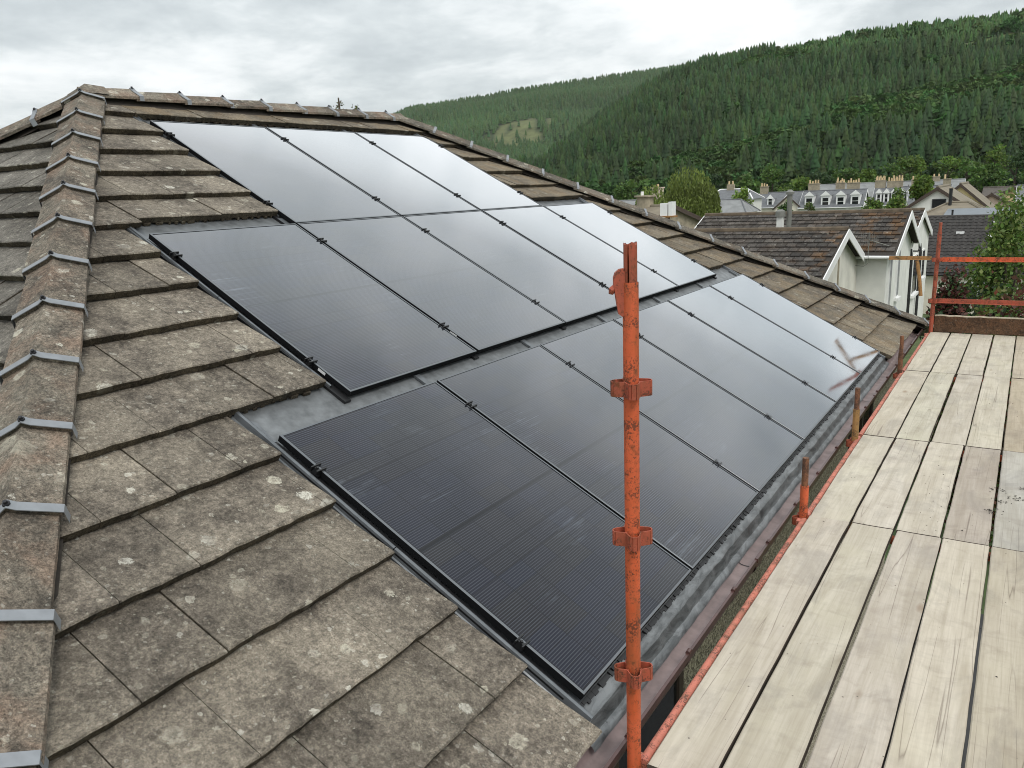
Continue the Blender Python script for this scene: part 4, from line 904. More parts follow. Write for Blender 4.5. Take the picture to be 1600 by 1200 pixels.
# crumbs of dirt on the boards
db = MB(); rd = random.Random(4)
def crumb(x, y, s):
    p = [Vector((x, y, ZD))+Vector((rd.uniform(-1, 1), rd.uniform(-1, 1), rd.uniform(0, 0.9)))*s for _ in range(5)]
    db.add(p, [(0, 1, 2), (0, 2, 3), (0, 3, 4), (1, 2, 4), (1, 3, 4)])
for _ in range(90): crumb(rd.uniform(4.97, 6.08), rd.uniform(-0.6, 8.2), rd.uniform(0.002, 0.006))
for cx_, cy_ in ((5.87, 2.62), (5.90, 2.42), (5.98, 2.52), (5.86, 2.22), (6.02, 2.72)):
    for _ in range(26): crumb(min(6.09, rd.gauss(cx_, 0.025)), rd.gauss(cy_, 0.03), rd.uniform(0.002, 0.009))
for _ in range(22): crumb(rd.gauss(5.55, 0.05), rd.gauss(2.25, 0.25), rd.uniform(0.002, 0.006))
thing_mesh('debris', db, M['mortar'], 'dark crumbs of dirt scattered over the boards', 'debris', smooth=False)['kind'] = 'stuff'

# ------------------------------------------------------------------ neighbouring houses
def lf(loc, rz):
    m = Matrix.Translation(loc) @ Matrix.Rotation(rz, 4, 'Z'); return m
def hbox(a, b): return MB().box(a, b)
def gable_house(name, label, loc, rz, L, D, eave, ridge, wall, roof, over=0.25, barge='trim', group=None, roof_parts=True, gable_mat=None, wall_part=True):
    """ridge along local x from 0 to L, depth D centred on y=0, heights are world z"""
    o = tag(empty(name, (loc[0], loc[1], GZ), rz), label, 'house', group); e, r_ = eave-GZ, ridge-GZ
    w = MB(); h2 = D/2
    w.add([(0, -h2, -0.3), (L, -h2, -0.3), (L, h2, -0.3), (0, h2, -0.3), (0, -h2, e), (L, -h2, e), (L, h2, e), (0, h2, e), (0, 0, r_-0.02), (L, 0, r_-0.02)],
          [(0, 1, 5, 4), (1, 2, 6, 9, 5), (2, 3, 7, 6), (3, 0, 4, 8, 7)], 0)
    w.build('wall', M[wall], o)
    sl = (r_-e)/h2; t = 0.10
    for sg, nm in ((-1, 'front'), (1, 'back')):
        rf = MB(); y0 = sg*(h2+over); z0 = e-sl*over
        p = [(-over, 0, r_), (L+over, 0, r_), (L+over, y0, z0), (-over, y0, z0)]
        rf.add(p+[(q[0], q[1], q[2]+t) for q in p], [(0, 1, 2, 3), (7, 6, 5, 4), (0, 4, 5, 1), (1, 5, 6, 2), (2, 6, 7, 3), (3, 7, 4, 0)] if sg > 0 else [(3, 2, 1, 0), (4, 5, 6, 7), (1, 5, 4, 0), (2, 6, 5, 1), (3, 7, 6, 2), (0, 4, 7, 3)])
        rf.build('roof', M['mortar' if roof == 'n_tile' else roof], o)  # under n_tile the dark slab paints side-lap shadows into the joints
        gb = MB(); yy = y0+sg*0.05; gb.tube([(-over, yy, z0+0.02), (L+over, yy, z0+0.02)], 0.055, 8); gb.build('gutter', M['dark_trim' if barge != 'trim' else 'trim'], o)
        for x in (-over-0.03, L+over):
            b = MB(); b.add([(x, 0, r_-0.16), (x+0.03, 0, r_-0.16), (x+0.03, y0, z0-0.16), (x, y0, z0-0.16), (x, 0, r_+t+0.02), (x+0.03, 0, r_+t+0.02), (x+0.03, y0, z0+t+0.02), (x, y0, z0+t+0.02)],
                            [(3, 2, 1, 0), (4, 5, 6, 7), (0, 1, 5, 4), (1, 2, 6, 5), (2, 3, 7, 6), (3, 0, 4, 7)]); b.build('barge_board', M[barge], o)
    rt_ = MB(); rt_.tube([(-over, 0, r_+t-0.01), (L+over, 0, r_+t-0.01)], 0.11, 8); rt_.build('ridge', M['moss' if roof == 'n_tile' else roof], o)
    o['_s'] = sl; return o, dict(L=L, D=D, e=e, r=r_, sl=sl, t=t, over=over)
def win_y(parent, x, y, z, w, h, frame='trim', sg=-1, mull=1):      # window in a wall facing local -y (sg=-1)
    f = MB(); f.box((x, y, z), (x+w, y+sg*0.05, z+h)); fo_ = f.build('window', M[frame], parent)
    n = mull+1; pw = (w-0.07*(n+1))/n
    for i in range(n):
        x0 = x+0.07+i*(pw+0.07); MB().box((x0, y+sg*0.045, z+0.07), (x0+pw, y+sg*0.06, z+h-0.07)).build('pane', M['pane'], fo_)
    return fo_
def win_x(parent, x, y, z, w, h, frame='trim', sg=1, mull=0, pane='pane', sill=True):   # window in a wall facing local +x
    f = MB(); f.box((x, y, z), (x+sg*0.05, y+w, z+h)); fo_ = f.build('window', M[frame], parent)
    n = mull+1; pw = (w-0.07*(n+1))/n
    for i in range(n):
        y0 = y+0.07+i*(pw+0.07); MB().box((x+sg*0.045, y0, z+0.07), (x+sg*0.06, y0+pw, z+h-0.07)).build('pane', M[pane], fo_)
    if sill: MB().box((x, y-0.08, z-0.12), (x+sg*0.16, y+w+0.08, z-0.005)).build('sill', M['trim'], fo_)
    return fo_
def tile_roof(o, g, x0, x1, gauge=0.33, tw=0.3, sg=-1, limit=300, mats=None, s0=0.0):
    """individual tiles on the slope that faces local -y"""
    sl = g['sl']; n = math.hypot(1, sl); cs, sn = 1/n, sl/n; Ls = (g['D']/2+g['over'])*n
    me = []
    for q in range(4):
        mb = MB(); j = [rt.uniform(-0.006, 0.006) for _ in range(8)]; a, b = 0.014, tw-0.014; Lt = gauge+0.05
        P_ = lambda x, d, h: (x, sg*d*cs+sg*h*sn, -d*sn+h*cs)
        mb.hexa([P_(a, 0, -0.03), P_(b, 0, -0.03), P_(b, Lt+j[0], -0.01), P_(a, Lt+j[1], -0.01), P_(a, 0, 0.0), P_(b, 0, 0.0), P_(b, Lt+j[0], 0.042+j[2]*0.6), P_(a, Lt+j[1], 0.042+j[3]*0.6)])
        if sg < 0: mb.f = [f[::-1] for f in mb.f]
        me.append(mb.mesh('roof_tile', mats or [M['n_tile']]))
    k = 0; cnt = 0
    M_inv = o.matrix_world.copy() if False else Matrix.Translation(o.location) @ o.rotation_euler.to_matrix().to_4x4()
    while s0+(k+1)*gauge < Ls+0.05:
        d = s0+k*gauge; x = x0+(tw/2 if k % 2 else 0)
        while x+tw <= x1+0.02:
            p = (x, sg*d*cs, g['r']+g['t']+0.004-d*sn)
            if cnt < limit and in_view(M_inv @ Vector(p), 5):
                inst('roof_tile', rt.choice(me), o, p, (0, 0, rt.uniform(-0.006, 0.006))); cnt += 1
            x += tw
        k += 1
# nearest white neighbour: low front wing
n1, g1 = gable_house('house', 'white harled house wing with the nearest gable and mossy orange-stained tiles', (-4.6, 24.0), 0, 5.5, 7.4, -3.55, -2.30, 'stain_white', 'n_tile')
tile_roof(n1, g1, -0.25, 5.78, 0.345, 0.305)
MB().box((5.5, -0.10, -0.2), (5.525, 0.06, g1['r']-0.35)).build('corner_board', M['chimney'], n1)
# taller wing behind with the aerial
n2, g2 = gable_house('house', 'white rendered house behind the harled wing, with tall narrow windows', (-5.4, 30.5), 0, 7.25, 6.4, -3.22, -2.02, 'white', 'n_tile', over=0.30)
tile_roof(n2, g2, -0.3, 7.55, 0.345, 0.305)
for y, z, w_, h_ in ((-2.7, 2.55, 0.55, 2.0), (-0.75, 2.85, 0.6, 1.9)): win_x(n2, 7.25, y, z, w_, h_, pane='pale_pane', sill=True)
# third part along the same side wall
n3, g3 = gable_house('house', 'small dark-roofed white gable house just behind the tall windows', (-0.6, 37.6), 0, 2.35, 7.6, -3.35, -2.25, 'white', 'n_tile', over=0.12)
tile_roof(n3, g3, -0.1, 2.5, 0.345, 0.305)
win_x(n3, 2.35, -2.1, 2.2, 1.6, 1.7, frame='trim', pane='pane'); win_x(n3, 2.35, 1.2, 2.6, 1.0, 1.3)
for y in (-3.4, -0.2):
    MB().tube([(2.45, y, 0), (2.45, y, 3.9), (2.40, y, 4.3)], 0.06, 8).build('down_pipe', M['dark_trim'], n3)
sat = MB(); sat.tube([(2.4, -2.6, 4.15), (2.6, -2.6, 4.15), (2.65, -2.75, 4.25)], 0.03, 8); sat.build('bracket', M['dark_trim'], n3)
# TV aerial on its arm
ae = MB(); ax, ay, az_ = 1.30, 26.9, -2.72
ae.tube([(1.9, 27.2, -2.95), (ax, ay, az_)], 0.018, 6); ae.tube([(ax, ay, -3.15), (ax, ay, az_+0.25)], 0.014, 6)
for q in range(8):
    xx = ax-0.25+q*0.07; ae.tube([(xx, ay-0.02, az_-0.22+0.01*q), (xx, ay+0.02, az_+0.26-0.012*q)], 0.006, 5)
ae.tube([(ax-0.28, ay, az_+0.03), (ax+0.3, ay, az_+0.03)], 0.009, 5)
ae.tube([(ax, ay, -3.15), (ax+0.02, ay, -3.5), (ax-0.12, ay, -3.62), (ax-0.4, ay, -3.58)], 0.008, 5)
thing_mesh('tv_aerial', ae, M['grey_pipe'], 'spindly television aerial on an arm before the white gable', 'aerial')
# flues on the front wing
fl = base_empty('flue_vent', (-1.30, 25.4, -2.62), 'pale square flue with a cowl on the mossy roof', 'flue')
MB().box((-0.10, -0.10, 0.05), (0.10, 0.10, 0.86)).build('shaft', M['white'], fl); MB().tube([(0, 0, 0.80), (0, 0, 0.98), (0, 0, 1.04)], [0.17, 0.16, 0.06], 14).build('cowl', M['grey_pipe'], fl)
MB().box((-0.20, -0.22, -0.05), (0.20, 0.2, 0.06)).build('flashing', M['slate'], fl)
fl = base_empty('flue_pipe', (-1.06, 25.6, -2.7), 'tall grey round flue pipe beside the pale square flue', 'flue')
MB().tube([(0, 0, 0), (0, 0, 1.62)], 0.085, 14).build('pipe', M['grey_pipe'], fl); MB().tube([(0, 0, 1.60), (0, 0, 1.68), (0, 0, 1.76)], [0.14, 0.14, 0.05], 14).build('cap', M['grey_pipe'], fl)
MB().box((-0.02, -0.1, 0.30), (0.22, -0.08, 0.33)).build('strap', M['trim'], fl)
# white vent box showing over the hip
vb = base_empty('vent_box', (-1.6, 16.0, -2.2), 'white box vent with rusty foot showing above the far hip', 'vent')
MB().box((-0.16, -0.12, 0.84), (0.02, 0.12, 1.14)).build('hood', M['trim'], vb); MB().box((0.055, -0.12, 0.84), (0.15, 0.12, 1.17)).build('side_plate', M['trim'], vb)
MB().box((-0.19, -0.14, 0.80), (0.19, 0.14, 0.84)).build('tray', M['rust_yellow'], vb); MB().tube([(0, 0, 0), (0, 0, 0.80)], 0.05, 10).build('post', M['rust'], vb)
# dark roll-tiled house to the right behind the scaffold
rh, gr_ = gable_house('house', 'low house with dark roll-tiled roof behind the far scaffold pole', (0.4, 50.0), 0, 9.5, 10.0, -5.70, -3.12, 'cream', 'r_tile', barge='dark_trim', over=0.2)
sl = gr_['sl']; nn_ = math.hypot(1, sl); cs_, sn_ = 1/nn_, sl/nn_; rows_ = MB(); Ls = (5.0+0.2)*nn_
for k in range(int(Ls/0.34)):
    d0, d1 = k*0.34, (k+1)*0.34+0.03; xs_ = np.arange(-0.2, 9.7, 0.075)
    f_ = lambda x, d, h: (x, -d*cs_-h*sn_, gr_['r']+gr_['t']-d*sn_+h*cs_)
    hh = [0.012+0.022*math.sin(2*math.pi*x/0.3) for x in xs_]
    rows_.grid([[f_(x, d1, 0.04+hh[i]) for i, x in enumerate(xs_)], [f_(x, d0, 0.012+hh[i]) for i, x in enumerate(xs_)]])
    rows_.grid([[f_(x, d1, 0.01) for x in xs_], [f_(x, d1, 0.04+hh[i]) for i, x in enumerate(xs_)]])
o = rows_.build('roll_tiles', M['r_tile'], rh); o['kind'] = 'stuff'
win_y(rh, 2.4, -5.0, 0.55, 2.2, 1.2)
MB().box((2.05, -1.75, 4.02), (2.45, -1.6, 4.14)).build('roof_vent', M['trim'], rh); MB().box((3.6, -2.1, 3.80), (4.0, -1.9, 3.96)).build('roof_vent', M['trim'], rh)
MB().tube([(3.8, -1.2, 4.1), (3.8, -1.2, 4.65)], 0.04, 8).build('soil_pipe', M['trim'], rh)
# hipped roof and sheet roof beyond
def hip_house(name, label, loc, rz, L, D, eave, ridge, wall, roof, inset=None, chim=None, lead=None):
    o = tag(empty(name, (loc[0], loc[1], GZ), rz), label, 'house'); e, r_ = eave-GZ, ridge-GZ; h2 = D/2; i_ = inset if inset is not None else h2
    MB().box((0, -h2, -0.3), (L, h2, e)).build('wall', M[wall], o); ov = 0.3
    m = MB(); b = [(-ov, -h2-ov, e), (L+ov, -h2-ov, e), (L+ov, h2+ov, e), (-ov, h2+ov, e), (i_, 0, r_), (L-i_, 0, r_)]
    m.add(b, [(0, 1, 5, 4), (1, 2, 5), (2, 3, 4, 5), (3, 0, 4), (3, 2, 1, 0)]); m.build('roof', M[roof], o)
    hp = MB()
    for a, c in ((0, 4), (1, 5), (2, 5), (3, 4), (4, 5)): hp.tube([b[a], b[c]], 0.10, 6)
    hp.build('hip_cap', M[lead or roof], o)
    if chim:
        for cx_ in chim: 
            c = MB().box((cx_-0.5, -0.35, r_-0.6), (cx_+0.5, 0.35, r_+0.7)); co = c.build('chimney', M['chimney'], o)
            for q in (-0.25, 0.25): MB().tube([(cx_+q, 0, r_+0.7), (cx_+q, 0, r_+1.15)], [0.14, 0.11], 8).build('chimney_pot', M['pot'], co)
    return o, dict(e=e, r=r_, L=L, D=D)
hip_house('house', 'bungalow with small tan hipped roof before the white gable', (-0.6, 62.5), 0, 4.2, 5.0, -3.50, -2.58, 'cream', 'tan_roof', 1.5)
sr = tag(empty('outbuilding', (1.2, 57.5, GZ)), 'flat blue-grey sheet-roofed outbuilding beyond the dark roof', 'outbuilding')
MB().box((0, 0, 0), (4.0, 3.0, 4.5)).build('wall', M['cream'], sr)
m = MB(); m.add([(-0.2, -0.4, 4.52), (4.2, -0.4, 4.52), (4.2, 3.2, 4.88), (-0.2, 3.2, 4.88), (-0.2, -0.4, 4.60), (4.2, -0.4, 4.60), (4.2, 3.2, 4.96), (-0.2, 3.2, 4.96)], [(3, 2, 1, 0), (4, 5, 6, 7), (0, 1, 5, 4), (1, 2, 6, 5), (2, 3, 7, 6), (3, 0, 4, 7)])
for q in range(9): m.box((-0.15+q*0.52, -0.4, 4.60), (-0.11+q*0.52, -0.3, 4.66))
m.build('roof', M['seam'], sr)
MB().tube([(0.35, -0.3, 4.4), (0.35, -0.3, 4.95), (0.35, -0.3, 5.0)], [0.06, 0.06, 0.09], 8).build('vent_pipe', M['dark_trim'], sr)
# white gable with a dark square window
wg, gg = gable_house('house', 'white gable-fronted house with one dark window high in the gable', (-0.2, 66.0), R(-90)+math.pi, 9, 4.6, -3.2, -1.62, 'white', 'tan_roof', barge='brown_trim', over=0.2)
# (ridge runs away from the camera; gable faces local -x)
MB().box((-0.06, -0.62, 4.85), (0.0, 0.30, 5.50)).build('window', M['dark_trim'], wg)
o = MB().box((-0.075, -0.55, 4.92), (-0.06, 0.23, 5.43)).build('pane', M['pane'], wg)
MB().tube([(2.35, 64.0, -3.6), (2.35, 64.0, -1.1)], 0.0, 4) if False else None
def gable_front(label, x, y, L, D, eave, ridge, wall, roof, win=None, over=0.2, barge='brown_trim', rz=0.0):
    o, g_ = gable_house('house', label, (x, y), R(90)+rz, L, D, eave, ridge, wall, roof, barge=barge, over=over)
    if win:
        for (a, z, w_, h_) in win: win_x(o, 0, a, z-GZ, w_, h_, sg=-1, sill=False)
    return o, g_
gable_front('yellow gable house just behind the white gable with dark window', 0.35, 80.0, 9, 5.2, -3.9, -1.58, 'yellow', 'tan_roof')
tag(thing_mesh('flue_pipe', MB().tube([(1.0, 62.0, -4.0), (1.0, 62.0, -1.75), (1.0, 62.0, -1.6)], [0.11, 0.11, 0.13], 10), M['dark_trim'], 'tall thin black flue between the white and yellow gables', 'flue'))
gable_front('pale pink gable house right of the yellow gable', 2.35, 92.0, 8, 4.6, -4.2, -2.75, 'pinkish', 'brown_roof')
yr, gy = gable_house('house', 'long brown-roofed yellow house at the right edge', (1.3, 104.0), 0, 3.6, 7.0, -3.55, -2.35, 'yellow', 'brown_roof', barge='brown_trim')
win_y(yr, 1.0, -3.5, 2.2, 0.9, 1.2)
gable_front('small yellow house with flat brown roof edge at far right', 4.2, 96.0, 8, 2.2, -2.7, -2.35, 'yellow', 'brown_roof')
ww, gw = gable_house('house', 'white house with blue-grey slate roof cut by the right edge', (4.7, 92.0), 0, 6.0, 7.0, -3.3, -2.1, 'white', 'slate', barge='trim')

# terraces with rows of white dormers
def dormer(parent, x, ys, z, w_=1.15, h_=1.35, dep=2.4, roof='slate'):
    """white gabled dormer facing local -y"""
    d = MB(); d.box((x, ys, z), (x+w_, ys+dep, z+h_)); do = d.build('dormer', M['trim'], parent)
    p = MB(); p.add([(x-0.1, ys-0.12, z+h_), (x+w_+0.1, ys-0.12, z+h_), (x+w_/2, ys-0.12, z+h_+0.55), (x-0.1, ys+dep, z+h_), (x+w_+0.1, ys+dep, z+h_), (x+w_/2, ys+dep, z+h_+0.55)],
                   [(0, 1, 2), (1, 4, 5, 2), (0, 2, 5, 3)]); p.build('dormer_roof', [M[roof]], do)
    MB().prism([(x-0.12, ys-0.16, z+h_-0.05), (x+w_+0.12, ys-0.16, z+h_-0.05), (x+w_/2, ys-0.16, z+h_+0.62)], (0, 0.04, 0)).build('dormer_gable', M['trim'], do)
    for (a, b) in ((0.12, 0.62), (0.70, 1.22)):
        MB().box((x+0.22, ys-0.02, z+a), (x+w_-0.22, ys+0.01, z+b)).build('pane', M['pane'], do)
def chimney(parent, x, y, z, w_=1.3, pots=4, h_=1.0):
    c = MB().box((x-w_/2, y-0.35, z-0.8), (x+w_/2, y+0.35, z+h_)); c.box((x-w_/2-0.06, y-0.41, z+h_), (x+w_/2+0.06, y+0.41, z+h_+0.12)); co = c.build('chimney', M['chimney'], parent)
    for q in range(pots):
        px = x-w_/2+0.2+(w_-0.4)*q/max(1, pots-1); hh_ = rt.uniform(0.45, 0.75)
        MB().tube([(px, y, z+h_+0.1), (px, y, z+h_+hh_)], [0.14, 0.11], 8).build('chimney_pot', M['pot'], co)
t1, q1 = gable_house('terrace', 'grey slate terrace with two small arched white dormers, left of the pale gable', (-31.0, 130.0), R(3), 12.5, 7.5, -4.4, -2.35, 'cream', 'slate', barge='trim')
t1['category'] = 'house'
for x in (1.6, 4.2): dormer(t1, x, -3.3, 3.75, 0.95, 1.05, 2.2)
chimney(t1, 0.4, 0, q1['r'], 1.2, 3); chimney(t1, 11.8, 0, q1['r'], 1.3, 3, 1.1)
pg, _ = gable_front('pale cream gable standing end-on among the slate terraces', -25.4, 124.0, 6, 3.8, -4.5, -2.75, 'cream', 'slate', rz=R(8))
t2, q2 = gable_house('terrace', 'grey slate terrace with four white dormers and open dark bays', (-23.8, 128.0), R(3), 8.6, 8.0, -4.55, -2.30, 'white', 'slate', barge='trim'); t2['category'] = 'house'
for x in (0.6, 2.9, 5.0, 7.0): dormer(t2, x, -3.6, 3.45, 1.25, 1.6, 2.6)
chimney(t2, 1.2, 0.3, q2['r'], 1.6, 4, 1.1); chimney(t2, 6.8, 0.3, q2['r'], 1.8, 5, 1.0)
t3, q3 = gable_house('terrace', 'slate terrace with a tight row of seven white dormers', (-14.9, 136.0), R(3), 9.6, 8.0, -4.7, -2.25, 'cream', 'slate', barge='trim'); t3['category'] = 'house'
for i in range(7): dormer(t3, 0.3+i*1.05, -3.4, 3.55, 0.8, 1.45, 2.4, 'slate_pale')
chimney(t3, 0.5, 0.2, q3['r'], 1.5, 4, 1.1); chimney(t3, 2.6, 0.2, q3['r'], 2.2, 6, 0.9); chimney(t3, 5.6, 0.2, q3['r'], 1.5, 4, 1.0)
t4, q4 = gable_house('terrace', 'plain slate house with one small white skylight at the terrace end', (-9.5, 132.0), R(3), 5.0, 7.6, -4.6, -2.2, 'white', 'slate', barge='trim'); t4['category'] = 'house'
dormer(t4, 1.2, -2.9, 4.0, 1.4, 0.7, 1.5); chimney(t4, 4.6, 0, q4['r'], 1.0, 1, 0.9)
t5, q5 = gable_house('terrace', 'long pale grey roof line behind the chimneys', (-26.0, 150.0), R(3), 22.0, 8.0, -4.0, -1.55, 'cream', 'slate_pale', barge='trim'); t5['category'] = 'house'
for x, p_, h_ in ((3, 2, 0.5), (9.5, 3, 0.7), (12.2, 4, 0.5), (18, 2, 0.6)): chimney(t5, x, 0, q5['r'], 0.5+0.3*p_, p_, h_)
# white hipped villa and paler roof before it
hv, qv = hip_house('house', 'white villa with grey hipped slate roof and pale hip lines', (-33.2, 112.0), R(4), 6.4, 7.0, -2.75, -1.38, 'white', 'slate', 1.3, [2.8], 'trim')
for x in (1.4, 3.1, 4.8): win_y(hv, x, -3.5, 3.8, 0.6, 0.9, mull=0)
hip_house('house', 'pale grey hipped roof below the white villa', (-28.2, 95.0), R(4), 5.6, 7.0, -4.0, -2.5, 'cream', 'slate_pale', 1.2, None, 'slate')
# chimneys and roofs showing over the far hip
ch, qc = gable_house('house', 'stone house end with a broad capped chimney beside the willow', (-17.2, 48.0), R(-20), 4.0, 6.0, -3.0, -1.95, 'chimney', 'tan_roof', barge='brown_trim')
c = MB().tube([(1.6, 0, 5.5), (1.6, 0, 6.65)], 0.55, 16); c.tube([(1.6, 0, 6.65), (1.6, 0, 6.75)], 0.72, 16); co = c.build('chimney', M['chimney'], ch); MB().tube([(1.35, 0, 6.75), (1.35, 0, 7.0)], 0.10, 8).build('chimney_pot', M['trim'], co)
cb_, qd = gable_house('house', 'distant grey roof with a cream chimney left of the willow', (-37.5, 90.0), R(-10), 9.0, 7.0, -3.6, -2.2, 'cream', 'slate_pale', barge='trim')
c = MB().box((5.2, -0.5, 5.0), (6.2, 0.5, 7.1)); c.box((5.1, -0.6, 7.1), (6.3, 0.6, 7.25)); co = c.build('chimney', M['pinkish'], cb_); MB().tube([(5.7, 0, 7.25), (5.7, 0, 7.6)], 0.14, 8).build('chimney_pot', M['pot'], co)

# ------------------------------------------------------------------ trees and shrubs
def leaf_cloud(lumps, n, size, col, seed, droop=0.0, flat=0.0):
    """leaf quads spread through overlapping lumps: (centre, radii, tone)"""
    r = np.random.default_rng(seed); vol = np.array([l[1][0]*l[1][1]*l[1][2] for l in lumps])**0.72; k = r.choice(len(lumps), n, p=vol/vol.sum())
    Cn = np.array([l[0] for l in lumps])[k]; Rd = np.array([l[1] for l in lumps])[k]; tn = np.array([l[2] for l in lumps])[k]
    d = r.normal(size=(n, 3)); d /= np.linalg.norm(d, axis=1)[:, None]; rad = r.random(n)**0.45*(1+0.10*r.normal(size=n))
    P = Cn+d*Rd*rad[:, None]
    if droop: P[:, 2] -= droop*r.random(n)**1.5
    a = r.normal(size=(n, 3)); a[:, 2] *= (1-flat); a /= np.linalg.norm(a, axis=1)[:, None]
    b = np.cross(a, r.normal(size=(n, 3))); b /= np.linalg.norm(b, axis=1)[:, None]; s = size*r.uniform(0.6, 1.4, n)[:, None]
    if droop: a = np.tile([[0, 0, 1.0]], (n, 1))+0.25*r.normal(size=(n, 3)); b = np.cross(a, r.normal(size=(n, 3))); b /= np.linalg.norm(b, axis=1)[:, None]; a = a*1.9; b = b*0.5
    V = np.stack([P-a*s-b*s*0.15, P-a*s*0.1+b*s*0.6, P+a*s, P-a*s*0.1-b*s*0.6], 1).reshape(-1, 3)
    F = np.arange(4*n).reshape(n, 4)
    base = np.array([col]) if np.ndim(col) == 1 else np.array(col)[r.integers(0, len(col), n)]
    c = base*tn[:, None]*r.uniform(0.7, 1.35, (n, 1))*np.stack([r.uniform(0.85, 1.2, n), np.ones(n), r.uniform(0.8, 1.2, n)], 1)
    return V, F, np.repeat(c, 4, 0)
def limbs(h, spread, n, seed, r0):
    r = random.Random(seed); mb = MB(); mb.tube([(0, 0, -0.3), (r.uniform(-0.03, 0.03)*h, 0, h*0.35), (0.02*h, r.uniform(-0.04, 0.04)*h, h*0.75)], [r0, r0*0.75, r0*0.25], 8)
    for i in range(n):
        a = r.uniform(0, 6.28); z0 = h*r.uniform(0.25, 0.6); sp = spread*r.uniform(0.5, 0.9)
        mb.tube([(0, 0, z0), (math.cos(a)*sp*0.5, math.sin(a)*sp*0.5, z0+h*0.14), (math.cos(a)*sp, math.sin(a)*sp, z0+h*r.uniform(0.2, 0.34))], [r0*0.45, r0*0.28, r0*0.08], 6)
    return mb
def tree(name, label, loc, h, w, n, size, col, seed, cat='tree', group=None, droop=0.0, base=0.25, nl=14, wy=None):
    o = tag(empty(name, loc), label, cat, group); r = random.Random(seed); wy = wy or w
    limbs(h, w*0.45, 7, seed, 0.028*h).build('trunk', M['bark'], o, smooth=True)
    lumps = []
    for i in range(nl):
        t = r.random(); z = h*(base+(1-base)*0.86*t+0.03); env = math.sin(math.pi*min(1, 0.18+0.80*t))**0.6; a = r.uniform(0, 6.28); rr_ = 0.30*env*r.uniform(0.5, 1.15)
        s = r.uniform(0.15, 0.26)
        lumps.append(((math.cos(a)*rr_*w, math.sin(a)*rr_*wy, z), (s*w, s*wy, s*h*(1-base)*0.85), r.uniform(0.72, 1.3)))
    V, F, C_ = leaf_cloud(lumps, n, size, col, seed, droop)
    link(bpy.data.objects.new('crown', mesh_np('crown', V, F, M['leaf'], C_)), o); return o
GREEN, LIGHT, DEEP, RED, OLIVE = (0.070, 0.130, 0.028), (0.14, 0.215, 0.040), (0.034, 0.068, 0.022), (0.115, 0.042, 0.032), (0.10, 0.12, 0.034)
def willow(label, loc, h, w, ns, col, seed):
    o = tag(empty('willow_tree', loc), label, 'tree'); r = np.random.default_rng(seed)
    limbs(h*0.9, w*0.4, 8, seed, 0.03*h).build('trunk', M['bark'], o, smooth=True)
    nd_ = 13; lob = [(0, 0, 0.76*h, 0.25*w, 1.05)]+[(math.cos(a)*q*w, math.sin(a)*q*w, (0.70-0.55*q+r.uniform(-0.05, 0.06))*h, r.uniform(0.13, 0.21)*w, r.uniform(0.75, 1.25)) for a, q in [(r.uniform(0, 6.28), r.uniform(0.14, 0.37)) for _ in range(12)]]
    V = []; C_ = []
    for i in range(ns):
        l = lob[r.integers(nd_)]; d = r.normal(size=3); d /= np.linalg.norm(d); d[2] = abs(d[2]); p = np.array([l[0]+d[0]*l[3], l[1]+d[1]*l[3], l[2]+d[2]*l[3]*0.85])
        L = r.uniform(0.25, 1.0)**1.3*h*0.52; n_ = max(4, int(L/0.22)); out = np.array([d[0], d[1], 0])*0.35; ct = l[4]*r.uniform(0.7, 1.3)
        for q in range(n_):
            t = q/n_; c = p+out*math.sqrt(t+0.02)*1.2+np.array([0, 0, -L*t])+r.normal(size=3)*0.07
            ax_ = np.array([0.3*r.normal(), 0.3*r.normal(), -1.0])*0.16; bx_ = np.cross(ax_, r.normal(size=3)); bx_ *= 0.07/np.linalg.norm(bx_)
            V += [c-ax_, c+bx_, c+ax_, c-bx_]; C_ += [np.array(col)*ct*r.uniform(0.75, 1.3)]*4
    V = np.array(V); F = np.arange(len(V)).reshape(-1, 4)
    link(bpy.data.objects.new('crown', mesh_np('crown', V, F, M['leaf'], np.array(C_))), o); return o
willow('big rounded weeping willow behind the far hip', (-22.9, 75.0, GZ), 9.75, 7.4, 1900, (0.135, 0.175, 0.040), 21)
willow('smaller pale willow leaning left of the big willow', (-27.6, 77.0, GZ), 8.6, 4.4, 900, (0.15, 0.20, 0.045), 22)
tree('garden_tree', 'bright green tree between villa and slate terrace', (-26.6, 105.0, GZ), 6.9, 3.4, 2200, 0.20, LIGHT, 23)
tree('garden_tree', 'dull reddish shrub tree in front of the bright green tree', (-26.6, 94.0, GZ), 5.2, 3.4, 1800, 0.17, [OLIVE, (0.10, 0.06, 0.035), GREEN], 24)
tree('garden_tree', 'yellow-green bush before the pale hipped roof', (-24.4, 84.0, GZ), 4.8, 3.0, 1500, 0.15, [(0.15, 0.15, 0.035), OLIVE], 25)
tree('garden_tree', 'tall light green tree beside the white gable house', (-3.8, 88.0, GZ), 7.7, 3.4, 3200, 0.18, [LIGHT, (0.09, 0.15, 0.03)], 26)
tree('garden_tree', 'smaller light green tree below the tall light green one', (-5.2, 84.0, GZ), 5.2, 2.8, 1800, 0.17, [LIGHT, GREEN], 27)
tree('garden_tree', 'leafy green bush left of the white gable house', (-3.1, 72.0, GZ), 4.9, 2.4, 1500, 0.14, [LIGHT, OLIVE], 28)
